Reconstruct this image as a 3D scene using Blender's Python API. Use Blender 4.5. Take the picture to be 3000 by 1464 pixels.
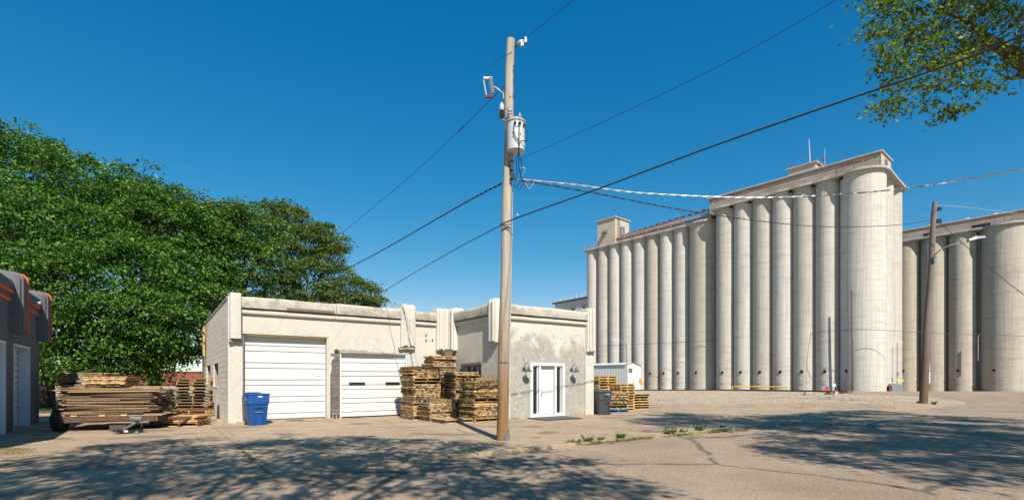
import bpy, bmesh, math, random
import numpy as np
from mathutils import Vector, Matrix

R_ = math.radians
scene = bpy.context.scene
for o in list(bpy.data.objects):
    bpy.data.objects.remove(o)
col = scene.collection

# ------------------------------------------------------------------ camera, sky, sun, exposure
H = 1.55                                    # eye height
cam_d = bpy.data.cameras.new('camera')
cam_d.sensor_width = 36.0
cam_d.lens = 18.0
cam_d.shift_y = 0.1258                      # level camera, rise only: uprights stay upright
cam_d.clip_start = 0.05
cam_d.clip_end = 6000
cam = bpy.data.objects.new('camera', cam_d)
cam.location = (0, 0, H)
cam.rotation_euler = (R_(90), 0, 0)
col.objects.link(cam)
scene.camera = cam

SUN_EL = 44.5
SUN_DIR = Vector((0.3156, -0.9489, math.tan(R_(SUN_EL)) * 1.0)).normalized()    # towards the sun
world = bpy.data.worlds.new('World')
scene.world = world
world.use_nodes = True
wn = world.node_tree
bg = wn.nodes['Background']
sky = wn.nodes.new('ShaderNodeTexSky')
sky.sky_type = 'NISHITA'
sky.sun_disc = False
sky.sun_elevation = R_(SUN_EL)
sky.sun_rotation = math.atan2(0.3156, -0.9489)
sky.altitude = 1300
sky.air_density = 1.0
sky.dust_density = 0.0
sky.ozone_density = 3.0
hs = wn.nodes.new('ShaderNodeHueSaturation')
hs.inputs['Saturation'].default_value = 1.37
hs.inputs['Hue'].default_value = 0.486
wn.links.new(sky.outputs[0], hs.inputs['Color'])
sx_ = wn.nodes.new('ShaderNodeSeparateColor'); cx_ = wn.nodes.new('ShaderNodeCombineColor')      # film response of the blue sky
wn.links.new(hs.outputs[0], sx_.inputs[0])
for i_, (a_, g_) in enumerate(((1.29, 1.2), (1.095, .86), (1.68, .62))):
    pw_ = wn.nodes.new('ShaderNodeMath'); pw_.operation = 'POWER'; pw_.inputs[1].default_value = g_
    ml_ = wn.nodes.new('ShaderNodeMath'); ml_.operation = 'MULTIPLY'; ml_.inputs[1].default_value = a_
    wn.links.new(sx_.outputs[i_], pw_.inputs[0]); wn.links.new(pw_.outputs[0], ml_.inputs[0]); wn.links.new(ml_.outputs[0], cx_.inputs[i_])
    if i_ == 0: red_ = ml_
    if i_ == 1: grn_ = ml_
lim_ = wn.nodes.new('ShaderNodeMath'); lim_.operation = 'MULTIPLY'; lim_.inputs[1].default_value = .80
min_ = wn.nodes.new('ShaderNodeMath'); min_.operation = 'MINIMUM'
wn.links.new(grn_.outputs[0], lim_.inputs[0]); wn.links.new(lim_.outputs[0], min_.inputs[1]); wn.links.new(red_.outputs[0], min_.inputs[0])
wn.links.new(min_.outputs[0], cx_.inputs[0])
wn.links.new(cx_.outputs[0], bg.inputs['Color'])
bg.inputs['Strength'].default_value = 0.094

sun_d = bpy.data.lights.new('sun', 'SUN')
sun_d.energy = 5.0
sun_d.angle = R_(0.53)
sun_d.color = (1.0, 0.945, 0.86)
sun = bpy.data.objects.new('sun', sun_d)
sun.rotation_euler = (-SUN_DIR).to_track_quat('-Z', 'Y').to_euler()
sun.location = SUN_DIR * 60
col.objects.link(sun)

scene.view_settings.view_transform = 'Standard'
scene.view_settings.look = 'None'
scene.view_settings.exposure = 0.55
scene.view_settings.gamma = 1.0
scene.view_settings.use_curve_mapping = False
scene.render.engine = 'CYCLES'
scene.cycles.max_bounces = 5
scene.cycles.diffuse_bounces = 2
scene.cycles.transparent_max_bounces = 8
scene.cycles.use_denoising = True

# ------------------------------------------------------------------ measuring helpers (photograph units -> metres)
F = 1500.0
def PX(px, py, Y):
    return Vector(((px - 1500) / F * Y, Y, H - (py - 1110) / F * Y))
def GR(px, py, z=0.0):
    Y = F * (H - z) / (py - 1110)
    return Vector(((px - 1500) / F * Y, Y, z))
def terrain(x, y):
    yy = min(y, 125.0)
    return min(0.0, 1.55 - 0.024 * yy) if yy > 64.58 else 0.0

# ------------------------------------------------------------------ mesh builder
class MB:
    def __init__(s):
        s.v = []; s.f = []
    def add(s, vs, fs):
        b = len(s.v)
        s.v.extend([tuple(p) for p in vs])
        s.f.extend([tuple(i + b for i in q) for q in fs])
        return s
    def box(s, x0, x1, y0, y1, z0, z1):
        return s.add([(x0,y0,z0),(x1,y0,z0),(x1,y1,z0),(x0,y1,z0),(x0,y0,z1),(x1,y0,z1),(x1,y1,z1),(x0,y1,z1)],
              [(0,3,2,1),(4,5,6,7),(0,1,5,4),(1,2,6,5),(2,3,7,6),(3,0,4,7)])
    def obox(s, c, size, rz=0, m=None):
        m = m or Matrix.Rotation(rz, 3, 'Z')
        hx, hy, hz = size[0]/2, size[1]/2, size[2]/2
        vs = [Vector(c) + m @ Vector(p) for p in [(-hx,-hy,-hz),(hx,-hy,-hz),(hx,hy,-hz),(-hx,hy,-hz),(-hx,-hy,hz),(hx,-hy,hz),(hx,hy,hz),(-hx,hy,hz)]]
        return s.add(vs, [(0,3,2,1),(4,5,6,7),(0,1,5,4),(1,2,6,5),(2,3,7,6),(3,0,4,7)])
    def tube(s, pts, r, n=8, caps=True):
        pts = [Vector(p) for p in pts]
        k = len(pts)
        rs = r if isinstance(r, (list, tuple)) else [r] * k
        prev = None
        vs = []
        for i, p in enumerate(pts):
            t = (pts[min(i+1,k-1)] - pts[max(i-1,0)])
            if t.length < 1e-9: t = Vector((0,0,1))
            t.normalize()
            if prev is None:
                a = Vector((0,0,1)) if abs(t.z) < .9 else Vector((1,0,0))
                u = t.cross(a).normalized()
            else:
                u = (prev - t * prev.dot(t))
                u = u.normalized() if u.length > 1e-6 else t.orthogonal().normalized()
            prev = u
            w = t.cross(u)
            for j in range(n):
                an = 2*math.pi*j/n
                vs.append(p + (u*math.cos(an) + w*math.sin(an)) * rs[i])
        fs = []
        for i in range(k-1):
            for j in range(n):
                a = i*n+j; b = i*n+(j+1) % n
                fs.append((a, b, b+n, a+n))
        if caps:
            fs.append(tuple(range(n-1, -1, -1))); fs.append(tuple((k-1)*n + j for j in range(n)))
        return s.add(vs, fs)
    def lathe(s, prof, n=24, c=(0,0,0), m=None, caps=True):
        c = Vector(c); m = m or Matrix.Identity(3)
        vs = []
        for (r, z) in prof:
            for j in range(n):
                an = 2*math.pi*j/n
                vs.append(c + m @ Vector((r*math.cos(an), r*math.sin(an), z)))
        fs = []
        for i in range(len(prof)-1):
            for j in range(n):
                a = i*n+j; b = i*n+(j+1) % n
                fs.append((a, b, b+n, a+n))
        if caps:
            fs.append(tuple(range(n-1,-1,-1))); fs.append(tuple((len(prof)-1)*n+j for j in range(n)))
        return s.add(vs, fs)
    def prism(s, poly, z0, z1):
        n = len(poly)
        vs = [(p[0],p[1],z0) for p in poly] + [(p[0],p[1],z1) for p in poly]
        fs = [tuple(range(n-1,-1,-1)), tuple(range(n,2*n))] + [(i,(i+1)%n,(i+1)%n+n,i+n) for i in range(n)]
        return s.add(vs, fs)
    def sweep(s, prof, path, closed_prof=True, caps=True):
        """prof: list of (a,b) ; path: list of functions-free frames (origin, adir, bdir)"""
        n = len(prof)
        vs = []
        for (o, ad, bd) in path:
            for (a, b) in prof:
                vs.append(Vector(o) + Vector(ad)*a + Vector(bd)*b)
        fs = []
        for i in range(len(path)-1):
            for j in range(n if closed_prof else n-1):
                a = i*n+j; b = i*n+(j+1) % n
                fs.append((a, b, b+n, a+n))
        if caps and closed_prof:
            fs.append(tuple(range(n-1,-1,-1))); fs.append(tuple((len(path)-1)*n+j for j in range(n)))
        return s.add(vs, fs)
    def build(s, name, mat, parent=None, smooth=False, bevel=0, loc=None, rz=None, recalc=True, angle=40):
        me = bpy.data.meshes.new(name)
        me.from_pydata(s.v, [], s.f)
        if recalc:
            bm = bmesh.new(); bm.from_mesh(me)
            bmesh.ops.recalc_face_normals(bm, faces=bm.faces)
            if bevel:
                bmesh.ops.bevel(bm, geom=list(bm.edges), offset=bevel, segments=2, affect='EDGES', profile=.6)
            bm.to_mesh(me); bm.free()
        if mat: me.materials.append(mat)
        if smooth:
            me.polygons.foreach_set('use_smooth', [True]*len(me.polygons))
            try: me.set_sharp_from_angle(angle=R_(angle))
            except Exception: pass
        me.update()
        return link(name, me, parent, loc, rz)

def link(name, data, parent=None, loc=None, rz=None):
    o = bpy.data.objects.new(name, data)
    col.objects.link(o)
    if parent: o.parent = parent
    if loc is not None: o.location = loc
    if rz is not None: o.rotation_euler = (0, 0, rz)
    return o
def tag(o, label=None, cat=None, group=None, kind=None):
    if label: o['label'] = label
    if cat: o['category'] = cat
    if group: o['group'] = group
    if kind: o['kind'] = kind
    return o
def thing(name, label, cat, loc=(0,0,0), rz=0, group=None):
    o = link(name, None, None, loc, rz)
    o.empty_display_size = .2
    return tag(o, label, cat, group)
def struct(o):
    o['kind'] = 'structure'
    return o

# ------------------------------------------------------------------ materials
def newmat(name):
    m = bpy.data.materials.new(name)
    m.use_nodes = True
    nt = m.node_tree
    return m, nt, nt.nodes['Principled BSDF']
def N(nt, t, **kw):
    n = nt.nodes.new(t)
    for k, v in kw.items():
        if k in n.inputs.keys(): n.inputs[k].default_value = v
        else: setattr(n, k, v)
    return n
def coords(nt, scale=(1,1,1), space='Object'):
    tc = N(nt, 'ShaderNodeTexCoord')
    mp = N(nt, 'ShaderNodeMapping')
    mp.inputs['Scale'].default_value = scale
    if space == 'World':
        g = N(nt, 'ShaderNodeNewGeometry')
        nt.links.new(g.outputs['Position'], mp.inputs['Vector'])
    else:
        nt.links.new(tc.outputs[space], mp.inputs['Vector'])
    return mp.outputs[0]
def noise(nt, vec, scale, detail=6, rough=.6, dist=0):
    n = N(nt, 'ShaderNodeTexNoise')
    n.inputs['Scale'].default_value = scale
    n.inputs['Detail'].default_value = detail
    n.inputs['Roughness'].default_value = rough
    n.inputs['Distortion'].default_value = dist
    nt.links.new(vec, n.inputs['Vector'])
    return n.outputs['Fac']
def ramp(nt, fac, stops, interp='LINEAR'):
    r = N(nt, 'ShaderNodeValToRGB')
    e = r.color_ramp.elements
    while len(e) > 1: e.remove(e[-1])
    first = True
    for p, c in stops:
        c = (c, c, c) if not isinstance(c, (tuple, list)) else c
        if first: e[0].position = p; el = e[0]; first = False
        else: el = e.new(p)
        el.color = (*c[:3], 1)
    r.color_ramp.interpolation = interp
    nt.links.new(fac, r.inputs['Fac'])
    return r.outputs['Color']
def mix(nt, fac, a, b, mode='MIX'):
    m = N(nt, 'ShaderNodeMix', data_type='RGBA', blend_type=mode)
    def put(sock, v):
        if isinstance(v, (tuple, list)): sock.default_value = (*v[:3], 1)
        elif isinstance(v, (int, float)): sock.default_value = v
        else: nt.links.new(v, sock)
    put(m.inputs[0], fac); put(m.inputs[6], a); put(m.inputs[7], b)
    return m.outputs[2]
def math_(nt, op, a, b=0.5):
    m = N(nt, 'ShaderNodeMath', operation=op)
    for i, v in enumerate((a, b)):
        if isinstance(v, (int, float)): m.inputs[i].default_value = v
        else: nt.links.new(v, m.inputs[i])
    return m.outputs[0]
def bump(nt, bs, height, strength=.3, dist=.02):
    b = N(nt, 'ShaderNodeBump')
    b.inputs['Strength'].default_value = strength
    b.inputs['Distance'].default_value = dist
    nt.links.new(height, b.inputs['Height'])
    nt.links.new(b.outputs[0], bs.inputs['Normal'])
def plain(name, c, rough=.6, metal=0, var=.25, scale=3, bmp=.1, bscale=40, spec=.4, stretch=(1,1,1), rnd=0):
    m, nt, bs = newmat(name)
    v = coords(nt, stretch)
    n = noise(nt, v, scale, 8, .65)
    d = tuple(x*(1-var) for x in c); l = tuple(min(1, x*(1+var*.6)) for x in c)
    cc = ramp(nt, n, [(.3, d), (.7, l)])
    if rnd:
        oi = N(nt, 'ShaderNodeObjectInfo')
        k = ramp(nt, oi.outputs['Random'], [(0, 1-rnd), (1, 1+rnd*.4)])
        cc = mix(nt, 1.0, cc, k, 'MULTIPLY')
    nt.links.new(cc, bs.inputs['Base Color'])
    bs.inputs['Roughness'].default_value = rough
    bs.inputs['Metallic'].default_value = metal
    bs.inputs['Specular IOR Level'].default_value = spec
    if bmp:
        bump(nt, bs, noise(nt, v, bscale, 5), bmp, .01)
    return m

M = {}
def k8(*c): return tuple(x*.80 for x in c)
def mat_stucco(name, base, stain, rust, patch=None, amount=.5, top=None):
    """old painted stucco: pale coat, grey-brown weathering, ochre bleed, hairline cracks"""
    m, nt, bs = newmat(name)
    v = coords(nt)
    big = noise(nt, v, .9, 8, .6, .6)
    mid = noise(nt, v, 4.0, 8, .7, .4)
    fine = noise(nt, v, 34, 6, .7)
    c = ramp(nt, mid, [(.25, tuple(x*.86 for x in base)), (.6, base)])
    st = ramp(nt, math_(nt, 'MULTIPLY', big, mid), [(.23 + .06*(1-amount), 0), (.34 + .08*(1-amount), 1)])
    c = mix(nt, math_(nt, 'MULTIPLY', st, .35 + .4*amount), c, stain)
    ru = ramp(nt, noise(nt, coords(nt, (1,1,.55)), 2.3, 6, .7, .5), [(.62, 0), (.78, 1)])
    c = mix(nt, math_(nt, 'MULTIPLY', ru, .6), c, rust)
    sp = ramp(nt, noise(nt, v, 16, 4, .6), [(.64, 0), (.70, 1)])
    c = mix(nt, math_(nt, 'MULTIPLY', sp, .45), c, tuple(x*.45 for x in stain))
    if patch:
        pz = noise(nt, v, 1.1, 9, .68, .9)
        sep = N(nt, 'ShaderNodeSeparateXYZ'); nt.links.new(v, sep.inputs[0])
        zf = math_(nt, 'ADD', math_(nt, 'MULTIPLY', sep.outputs[2], -.30), math_(nt, 'MULTIPLY', pz, 1.25))
        pf = ramp(nt, math_(nt, 'ADD', zf, .5), [(.16, 0), (.30, 1)])
        pc = ramp(nt, noise(nt, v, 5, 9, .75, 1.4), [(.3, tuple(x*.72 for x in patch)), (.5, patch), (.72, tuple(min(1, x*1.45) for x in patch))])
        c = mix(nt, pf, c, pc)
    vo = N(nt, 'ShaderNodeTexVoronoi', feature='DISTANCE_TO_EDGE'); vo.inputs['Scale'].default_value = .7
    dv = N(nt, 'ShaderNodeMix', data_type='VECTOR')
    nn = N(nt, 'ShaderNodeTexNoise'); nn.inputs['Scale'].default_value = 3.0; nn.inputs['Detail'].default_value = 6
    nt.links.new(v, nn.inputs['Vector'])
    dv.inputs[0].default_value = .22
    nt.links.new(v, dv.inputs[4]); nt.links.new(nn.outputs['Color'], dv.inputs[5])
    nt.links.new(dv.outputs[1], vo.inputs['Vector'])
    cr = ramp(nt, vo.outputs['Distance'], [(.0, 1), (.0045, 0)])
    c = mix(nt, math_(nt, 'MULTIPLY', cr, .28), c, tuple(x*.35 for x in stain))
    nt.links.new(c, bs.inputs['Base Color'])
    bs.inputs['Roughness'].default_value = .9
    bs.inputs['Specular IOR Level'].default_value = .2
    hh = math_(nt, 'ADD', math_(nt, 'MULTIPLY', mid, .8), math_(nt, 'MULTIPLY', fine, .35))
    hh = math_(nt, 'SUBTRACT', hh, math_(nt, 'MULTIPLY', cr, .3))
    bump(nt, bs, hh, .55, .03)
    return m
M['stucco'] = mat_stucco('stucco_cream', k8(.68,.635,.545), (.36,.32,.26), (.60,.46,.27), amount=.42)
M['stucco_top'] = mat_stucco('stucco_weathered_top', k8(.62,.565,.47), (.24,.205,.16), (.40,.29,.17), amount=1.0)
M['stucco_wing'] = mat_stucco('stucco_skim_coat', k8(.69,.645,.56), (.46,.42,.35), (.60,.49,.32), patch=k8(.42,.39,.335), amount=.2)
M['block'] = plain('painted_block', (.80,.70,.59), .9, var=.12, scale=2.5, bmp=.4, bscale=60, rnd=.10)
M['stucco_grey'] = plain('grey_stucco', (.125,.126,.130), .92, var=.22, scale=2.2, bmp=.6, bscale=45)
M['mortar'] = plain('mortar', (.34,.29,.23), .95, var=.2)
M['roofing'] = plain('tar_roof', (.12,.11,.10), .95)
M['orange'] = plain('orange_paint', (.72,.11,.03), .6, var=.15)
M['white_paint'] = plain('white_paint', (.64,.635,.615), .45, var=.04, scale=1.5, bmp=.03)
M['jamb_paint'] = plain('pale_jamb_paint', (.62,.66,.70), .6, var=.06)
M['door_white'] = plain('garage_door_white', (.60,.59,.565), .42, var=.03, scale=1.0, bmp=.02)
M['dark'] = plain('dark_void', (.012,.012,.013), .9, bmp=0)
M['rubber'] = plain('rubber', (.028,.028,.03), .85, var=.3)
M['glass_dark'] = plain('dark_window_glass', (.012,.014,.017), .06, var=.1, bmp=0, spec=.6)
M['glass_grey'] = plain('dusty_window_glass', (.16,.17,.18), .25, var=.3, bmp=0)
M['lamp_metal'] = plain('charcoal_enamel', (.05,.055,.065), .4, var=.1)
M['steel'] = plain('galvanised_steel', (.30,.31,.32), .45, .7, var=.15)
M['black_iron'] = plain('black_iron', (.02,.02,.022), .5, .3)
M['rust'] = plain('rusty_steel', (.15,.065,.04), .85, .1, var=.45, scale=6)
M['old_wood'] = plain('weathered_lath', (.19,.165,.14), .95, var=.55, scale=5, stretch=(1,1,6), bmp=.8, bscale=20, rnd=.35)
M['blue_bin'] = plain('blue_plastic', (.010,.075,.27), .42, var=.18, scale=5, bmp=.05)
M['black_bin'] = plain('charcoal_plastic', (.055,.056,.06), .5, var=.15, scale=5, bmp=.05)
M['bin_grey'] = plain('grey_lid_plastic', (.075,.075,.08), .55, var=.1)
M['mat'] = plain('grey_rubber_mat', (.09,.09,.09), .9, var=.2, scale=12)
M['ceramic'] = plain('grey_porcelain', (.40,.41,.41), .3, var=.08)
M['can'] = plain('transformer_paint', (.50,.515,.51), .4, var=.06)
M['wire'] = plain('cable_black', (.018,.018,.02), .55, bmp=0)
M['wire_bare'] = plain('bare_aluminium_wire', (.55,.56,.57), .45, .5, bmp=0)
M['ink'] = plain('black_print', (.015,.015,.015), .7, bmp=0)
M['white_print'] = plain('white_print', (.85,.85,.85), .7, bmp=0)
M['blue_print'] = plain('blue_print', (.02,.10,.45), .6, bmp=0)
M['sign_orange'] = plain('sign_orange', (.85,.24,.02), .5, var=.04, bmp=0)
M['yellow'] = plain('yellow_paint', (.72,.52,.03), .55)
M['red'] = plain('red_paint', (.55,.05,.02), .55)
M['rail_orange'] = plain('orange_rail_paint', (.50,.16,.05), .7)
M['shed_metal'] = plain('shed_metal', (.50,.51,.50), .5, .1, var=.06)
M['shed_end'] = plain('shed_end_wall', (.60,.60,.575), .6, var=.04)
M['boxcar'] = plain('boxcar_red', (.24,.075,.055), .8, var=.35, scale=1.2)
M['blue_roof'] = plain('blue_roofing', (.05,.13,.30), .5)
M['bark'] = plain('bark', (.10,.075,.055), .95, var=.5, scale=6, stretch=(1,1,.2), bmp=.9, bscale=14)
M['pipe_yellow'] = plain('ochre_pipe', (.55,.36,.13), .6)

def mat_wood(name, stops, grain=(1,1,1)):
    m, nt, bs = newmat(name)
    oi = N(nt, 'ShaderNodeObjectInfo')
    base = ramp(nt, oi.outputs['Random'], stops, 'CONSTANT')
    g = N(nt, 'ShaderNodeNewGeometry')
    n = noise(nt, g.outputs['Position'], 16, 6, .7)
    c = mix(nt, 1.0, base, ramp(nt, n, [(.25, .55), (.75, 1.2)]), 'MULTIPLY')
    nt.links.new(c, bs.inputs['Base Color'])
    bs.inputs['Roughness'].default_value = .9
    bs.inputs['Specular IOR Level'].default_value = .2
    bump(nt, bs, n, .3, .01)
    return m
M['deck_wood'] = mat_wood('pallet_deck_wood', [(0,(.42,.245,.10)),(.14,(.60,.41,.19)),(.32,(.46,.285,.12)),(.46,(.24,.135,.06)),(.56,(.54,.36,.165)),(.68,(.17,.105,.06)),(.76,(.60,.44,.25)),(.85,(.29,.245,.19)),(.92,(.12,.075,.045)),(.96,(.36,.30,.22))])
M['runner_wood'] = mat_wood('pallet_runner_wood', [(0,(.25,.165,.09)),(.2,(.17,.12,.08)),(.38,(.36,.22,.10)),(.52,(.21,.165,.115)),(.66,(.44,.29,.135)),(.80,(.12,.08,.05)),(.90,(.22,.21,.125))])
M['fresh_wood'] = mat_wood('fresh_yellow_pallet_wood', [(0,(.66,.45,.18)),(.3,(.58,.38,.15)),(.5,(.72,.52,.24)),(.7,(.48,.30,.12)),(.85,(.64,.42,.17))])
M['plank_wood'] = mat_wood('weathered_plank_wood', [(0,(.22,.145,.09)),(.15,(.30,.20,.12)),(.35,(.15,.10,.065)),(.5,(.33,.23,.145)),(.62,(.22,.17,.09)),(.75,(.40,.265,.14)),(.88,(.10,.065,.042)),(.95,(.46,.31,.15))])
M['blue_wood'] = plain('blue_painted_wood', (.02,.20,.48), .7, var=.2)
M['red_wood'] = plain('red_painted_wood', (.24,.075,.045), .8, var=.35, scale=8)
M['dull_wood'] = plain('dark_old_wood', (.10,.065,.045), .9, var=.4)

def mat_pole(name, top, bottom, zmid, zw):
    m, nt, bs = newmat(name)
    v = coords(nt, (14,14,.6))
    n = noise(nt, v, 1.6, 8, .7, .3)
    v2 = coords(nt, (1,1,1))
    sep = N(nt, 'ShaderNodeSeparateXYZ'); nt.links.new(v2, sep.inputs[0])
    k = noise(nt, coords(nt, (3,3,.5)), 2, 5)
    zz = math_(nt, 'ADD', sep.outputs[2], math_(nt, 'MULTIPLY', k, 2.0))
    f = N(nt, 'ShaderNodeMapRange'); nt.links.new(zz, f.inputs[0])
    f.inputs[1].default_value = zmid - zw; f.inputs[2].default_value = zmid + zw
    c = mix(nt, f.outputs[0], bottom, top)
    c = mix(nt, 1.0, c, ramp(nt, n, [(.22, .35), (.42, .8), (.7, 1.15)]), 'MULTIPLY')
    nt.links.new(c, bs.inputs['Base Color'])
    bs.inputs['Roughness'].default_value = .92
    bs.inputs['Specular IOR Level'].default_value = .2
    bump(nt, bs, n, .6, .02)
    return m
M['pole'] = mat_pole('pole_wood', (.42,.36,.29), (.25,.14,.06), 3.3, 1.6)
M['pole_dark'] = mat_pole('dark_pole_wood', (.20,.16,.13), (.13,.09,.06), 4, 3)

def mat_silo(name, base, dirt):
    m, nt, bs = newmat(name)
    oi = N(nt, 'ShaderNodeObjectInfo')
    def cs(sc):
        va = N(nt, 'ShaderNodeVectorMath', operation='ADD'); nt.links.new(coords(nt, sc), va.inputs[0])
        mu = N(nt, 'ShaderNodeMath', operation='MULTIPLY'); nt.links.new(oi.outputs['Random'], mu.inputs[0]); mu.inputs[1].default_value = 61.0
        nt.links.new(mu.outputs[0], va.inputs[1]); return va.outputs[0]
    st = noise(nt, cs((5,5,.10)), 1.4, 7, .7)          # vertical weather streaks
    fine = noise(nt, cs((16,16,.28)), 1.6, 4, .6)      # slip-form board lines
    band = noise(nt, cs((.25,.25,2.2)), 1.2, 6, .75, .3)   # pour lifts
    big = noise(nt, cs((.12,.12,.07)), 1.5, 5, .6)
    c = ramp(nt, big, [(.3, tuple(x*.86 for x in base)), (.65, base)])
    c = mix(nt, math_(nt, 'MULTIPLY', ramp(nt, st, [(.42, 0), (.70, 1)]), .62), c, dirt)
    c = mix(nt, math_(nt, 'MULTIPLY', ramp(nt, band, [(.50, 0), (.66, 1)]), .48), c, dirt)
    c = mix(nt, 1.0, c, ramp(nt, fine, [(.3, .86), (.65, 1.05)]), 'MULTIPLY')
    c = mix(nt, 1.0, c, oi.outputs['Color'], 'MULTIPLY')
    nt.links.new(c, bs.inputs['Base Color'])
    bs.inputs['Roughness'].default_value = .93
    bs.inputs['Specular IOR Level'].default_value = .15
    bump(nt, bs, math_(nt, 'ADD', band, fine), .25, .05)
    return m
M['silo'] = mat_silo('silo_concrete', k8(.70,.675,.625), k8(.35,.315,.265))
M['deck_conc'] = plain('deck_concrete', (.40,.365,.32), .95, var=.3, scale=.8, bscale=12)
M['gallery'] = plain('gallery_panel', (.29,.285,.255), .85, var=.35, scale=.6, stretch=(1,1,2))
M['tower_conc'] = plain('tower_concrete', (.45,.385,.31), .9, var=.14, scale=.5, bscale=10)
M['far_metal'] = plain('far_corrugated_wall', (.50,.50,.50), .7, var=.08, scale=.5, bmp=0)

def mat_asphalt():
    m, nt, bs = newmat('asphalt')
    v = coords(nt)
    fine = noise(nt, v, 55, 3, .7)
    grit = noise(nt, v, 17, 3, .8)
    mid = noise(nt, v, .5, 7, .6, .5)
    c = ramp(nt, mid, [(.3, (.255,.186,.127)), (.7, (.36,.272,.190))])
    c = mix(nt, 1.0, c, ramp(nt, fine, [(.28, .30), (.5, .95), (.74, 2.0)]), 'MULTIPLY')
    c = mix(nt, 1.0, c, ramp(nt, grit, [(.3, .62), (.7, 1.32)]), 'MULTIPLY')
    # tar crack lines
    dv = N(nt, 'ShaderNodeMix', data_type='VECTOR'); dv.inputs[0].default_value = .35
    nn = N(nt, 'ShaderNodeTexNoise'); nn.inputs['Scale'].default_value = .8; nn.inputs['Detail'].default_value = 5
    nt.links.new(v, nn.inputs['Vector'])
    nt.links.new(v, dv.inputs[4]); nt.links.new(nn.outputs['Color'], dv.inputs[5])
    vo = N(nt, 'ShaderNodeTexVoronoi', feature='DISTANCE_TO_EDGE'); vo.inputs['Scale'].default_value = .28
    nt.links.new(dv.outputs[1], vo.inputs['Vector'])
    cr = ramp(nt, vo.outputs['Distance'], [(0, 1), (.006, .9), (.016, 0)])
    wob = ramp(nt, noise(nt, v, 1.3, 4), [(.34, 0), (.46, 1)])
    crf = math_(nt, 'MULTIPLY', cr, wob)
    c = mix(nt, math_(nt, 'MULTIPLY', crf, .75), c, (.07,.06,.05))
    nt.links.new(c, bs.inputs['Base Color'])
    bs.inputs['Roughness'].default_value = .92
    bs.inputs['Specular IOR Level'].default_value = .25
    bump(nt, bs, fine, .5, .012)
    return m
M['asphalt'] = mat_asphalt()
def mat_concrete():
    m, nt, bs = newmat('apron_concrete')
    v = coords(nt, (1,1,1), 'World')
    fine = noise(nt, v, 60, 4, .7)
    mid = noise(nt, v, 1.4, 8, .65, .4)
    big = noise(nt, v, .23, 5, .55)
    c = ramp(nt, mid, [(.28, (.295,.216,.140)), (.5, (.385,.286,.188)), (.72, (.44,.337,.230))])
    c = mix(nt, 1.0, c, ramp(nt, big, [(.3, .82), (.7, 1.06)]), 'MULTIPLY')
    c = mix(nt, 1.0, c, ramp(nt, fine, [(.3, .86), (.7, 1.10)]), 'MULTIPLY')
    # oil spots and dragged dirt
    oil = ramp(nt, noise(nt, coords(nt, (.55,.9,1), 'World'), 1.05, 3, .45, .2), [(.60, 0), (.635, 1)])
    c = mix(nt, math_(nt, 'MULTIPLY', oil, .66), c, (.13,.10,.075))
    dirt = ramp(nt, noise(nt, coords(nt, (.35,1.5,1), 'World'), 1.7, 6, .7), [(.54, 0), (.70, 1)])
    c = mix(nt, math_(nt, 'MULTIPLY', dirt, .42), c, (.20,.16,.115))
    dv = N(nt, 'ShaderNodeMix', data_type='VECTOR'); dv.inputs[0].default_value = .3
    nn = N(nt, 'ShaderNodeTexNoise'); nn.inputs['Scale'].default_value = 1.5; nn.inputs['Detail'].default_value = 5
    nt.links.new(v, nn.inputs['Vector'])
    nt.links.new(v, dv.inputs[4]); nt.links.new(nn.outputs['Color'], dv.inputs[5])
    vo = N(nt, 'ShaderNodeTexVoronoi', feature='DISTANCE_TO_EDGE'); vo.inputs['Scale'].default_value = .33
    nt.links.new(dv.outputs[1], vo.inputs['Vector'])
    cr = ramp(nt, vo.outputs['Distance'], [(0, 1), (.009, 0)])
    crf = math_(nt, 'MULTIPLY', cr, ramp(nt, noise(nt, v, .9, 4), [(.45, 0), (.55, 1)]))
    c = mix(nt, math_(nt, 'MULTIPLY', crf, .65), c, (.12,.095,.07))
    nt.links.new(c, bs.inputs['Base Color'])
    bs.inputs['Roughness'].default_value = .9
    bs.inputs['Specular IOR Level'].default_value = .25
    bump(nt, bs, math_(nt, 'SUBTRACT', fine, crf), .3, .012)
    return m
M['concrete'] = mat_concrete()
def mat_gravel():
    m, nt, bs = newmat('gravel_ground')
    v = coords(nt, (1,1,1), 'World')
    fine = noise(nt, v, 9, 6, .85)
    vo = N(nt, 'ShaderNodeTexVoronoi'); vo.inputs['Scale'].default_value = 7
    nt.links.new(v, vo.inputs['Vector'])
    big = noise(nt, v, .16, 6, .6, .4)
    c = ramp(nt, big, [(.35, (.345,.265,.180)), (.6, (.45,.36,.255))])
    k = ramp(nt, vo.outputs['Color'], [(.15, .55), (.5, 1.0), (.9, 1.35)])
    c = mix(nt, 1.0, c, k, 'MULTIPLY')
    c = mix(nt, 1.0, c, ramp(nt, fine, [(.35, .6), (.6, 1.2)]), 'MULTIPLY')
    nt.links.new(c, bs.inputs['Base Color'])
    bs.inputs['Roughness'].default_value = .95
    bump(nt, bs, fine, .8, .06)
    return m
M['gravel'] = mat_gravel()
M['stone'] = plain('ballast_stone', (.36,.28,.20), .95, var=.4, scale=5)
M['dirt'] = plain('dry_dirt', (.26,.205,.135), .97, var=.3, scale=2, bmp=.6)

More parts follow.
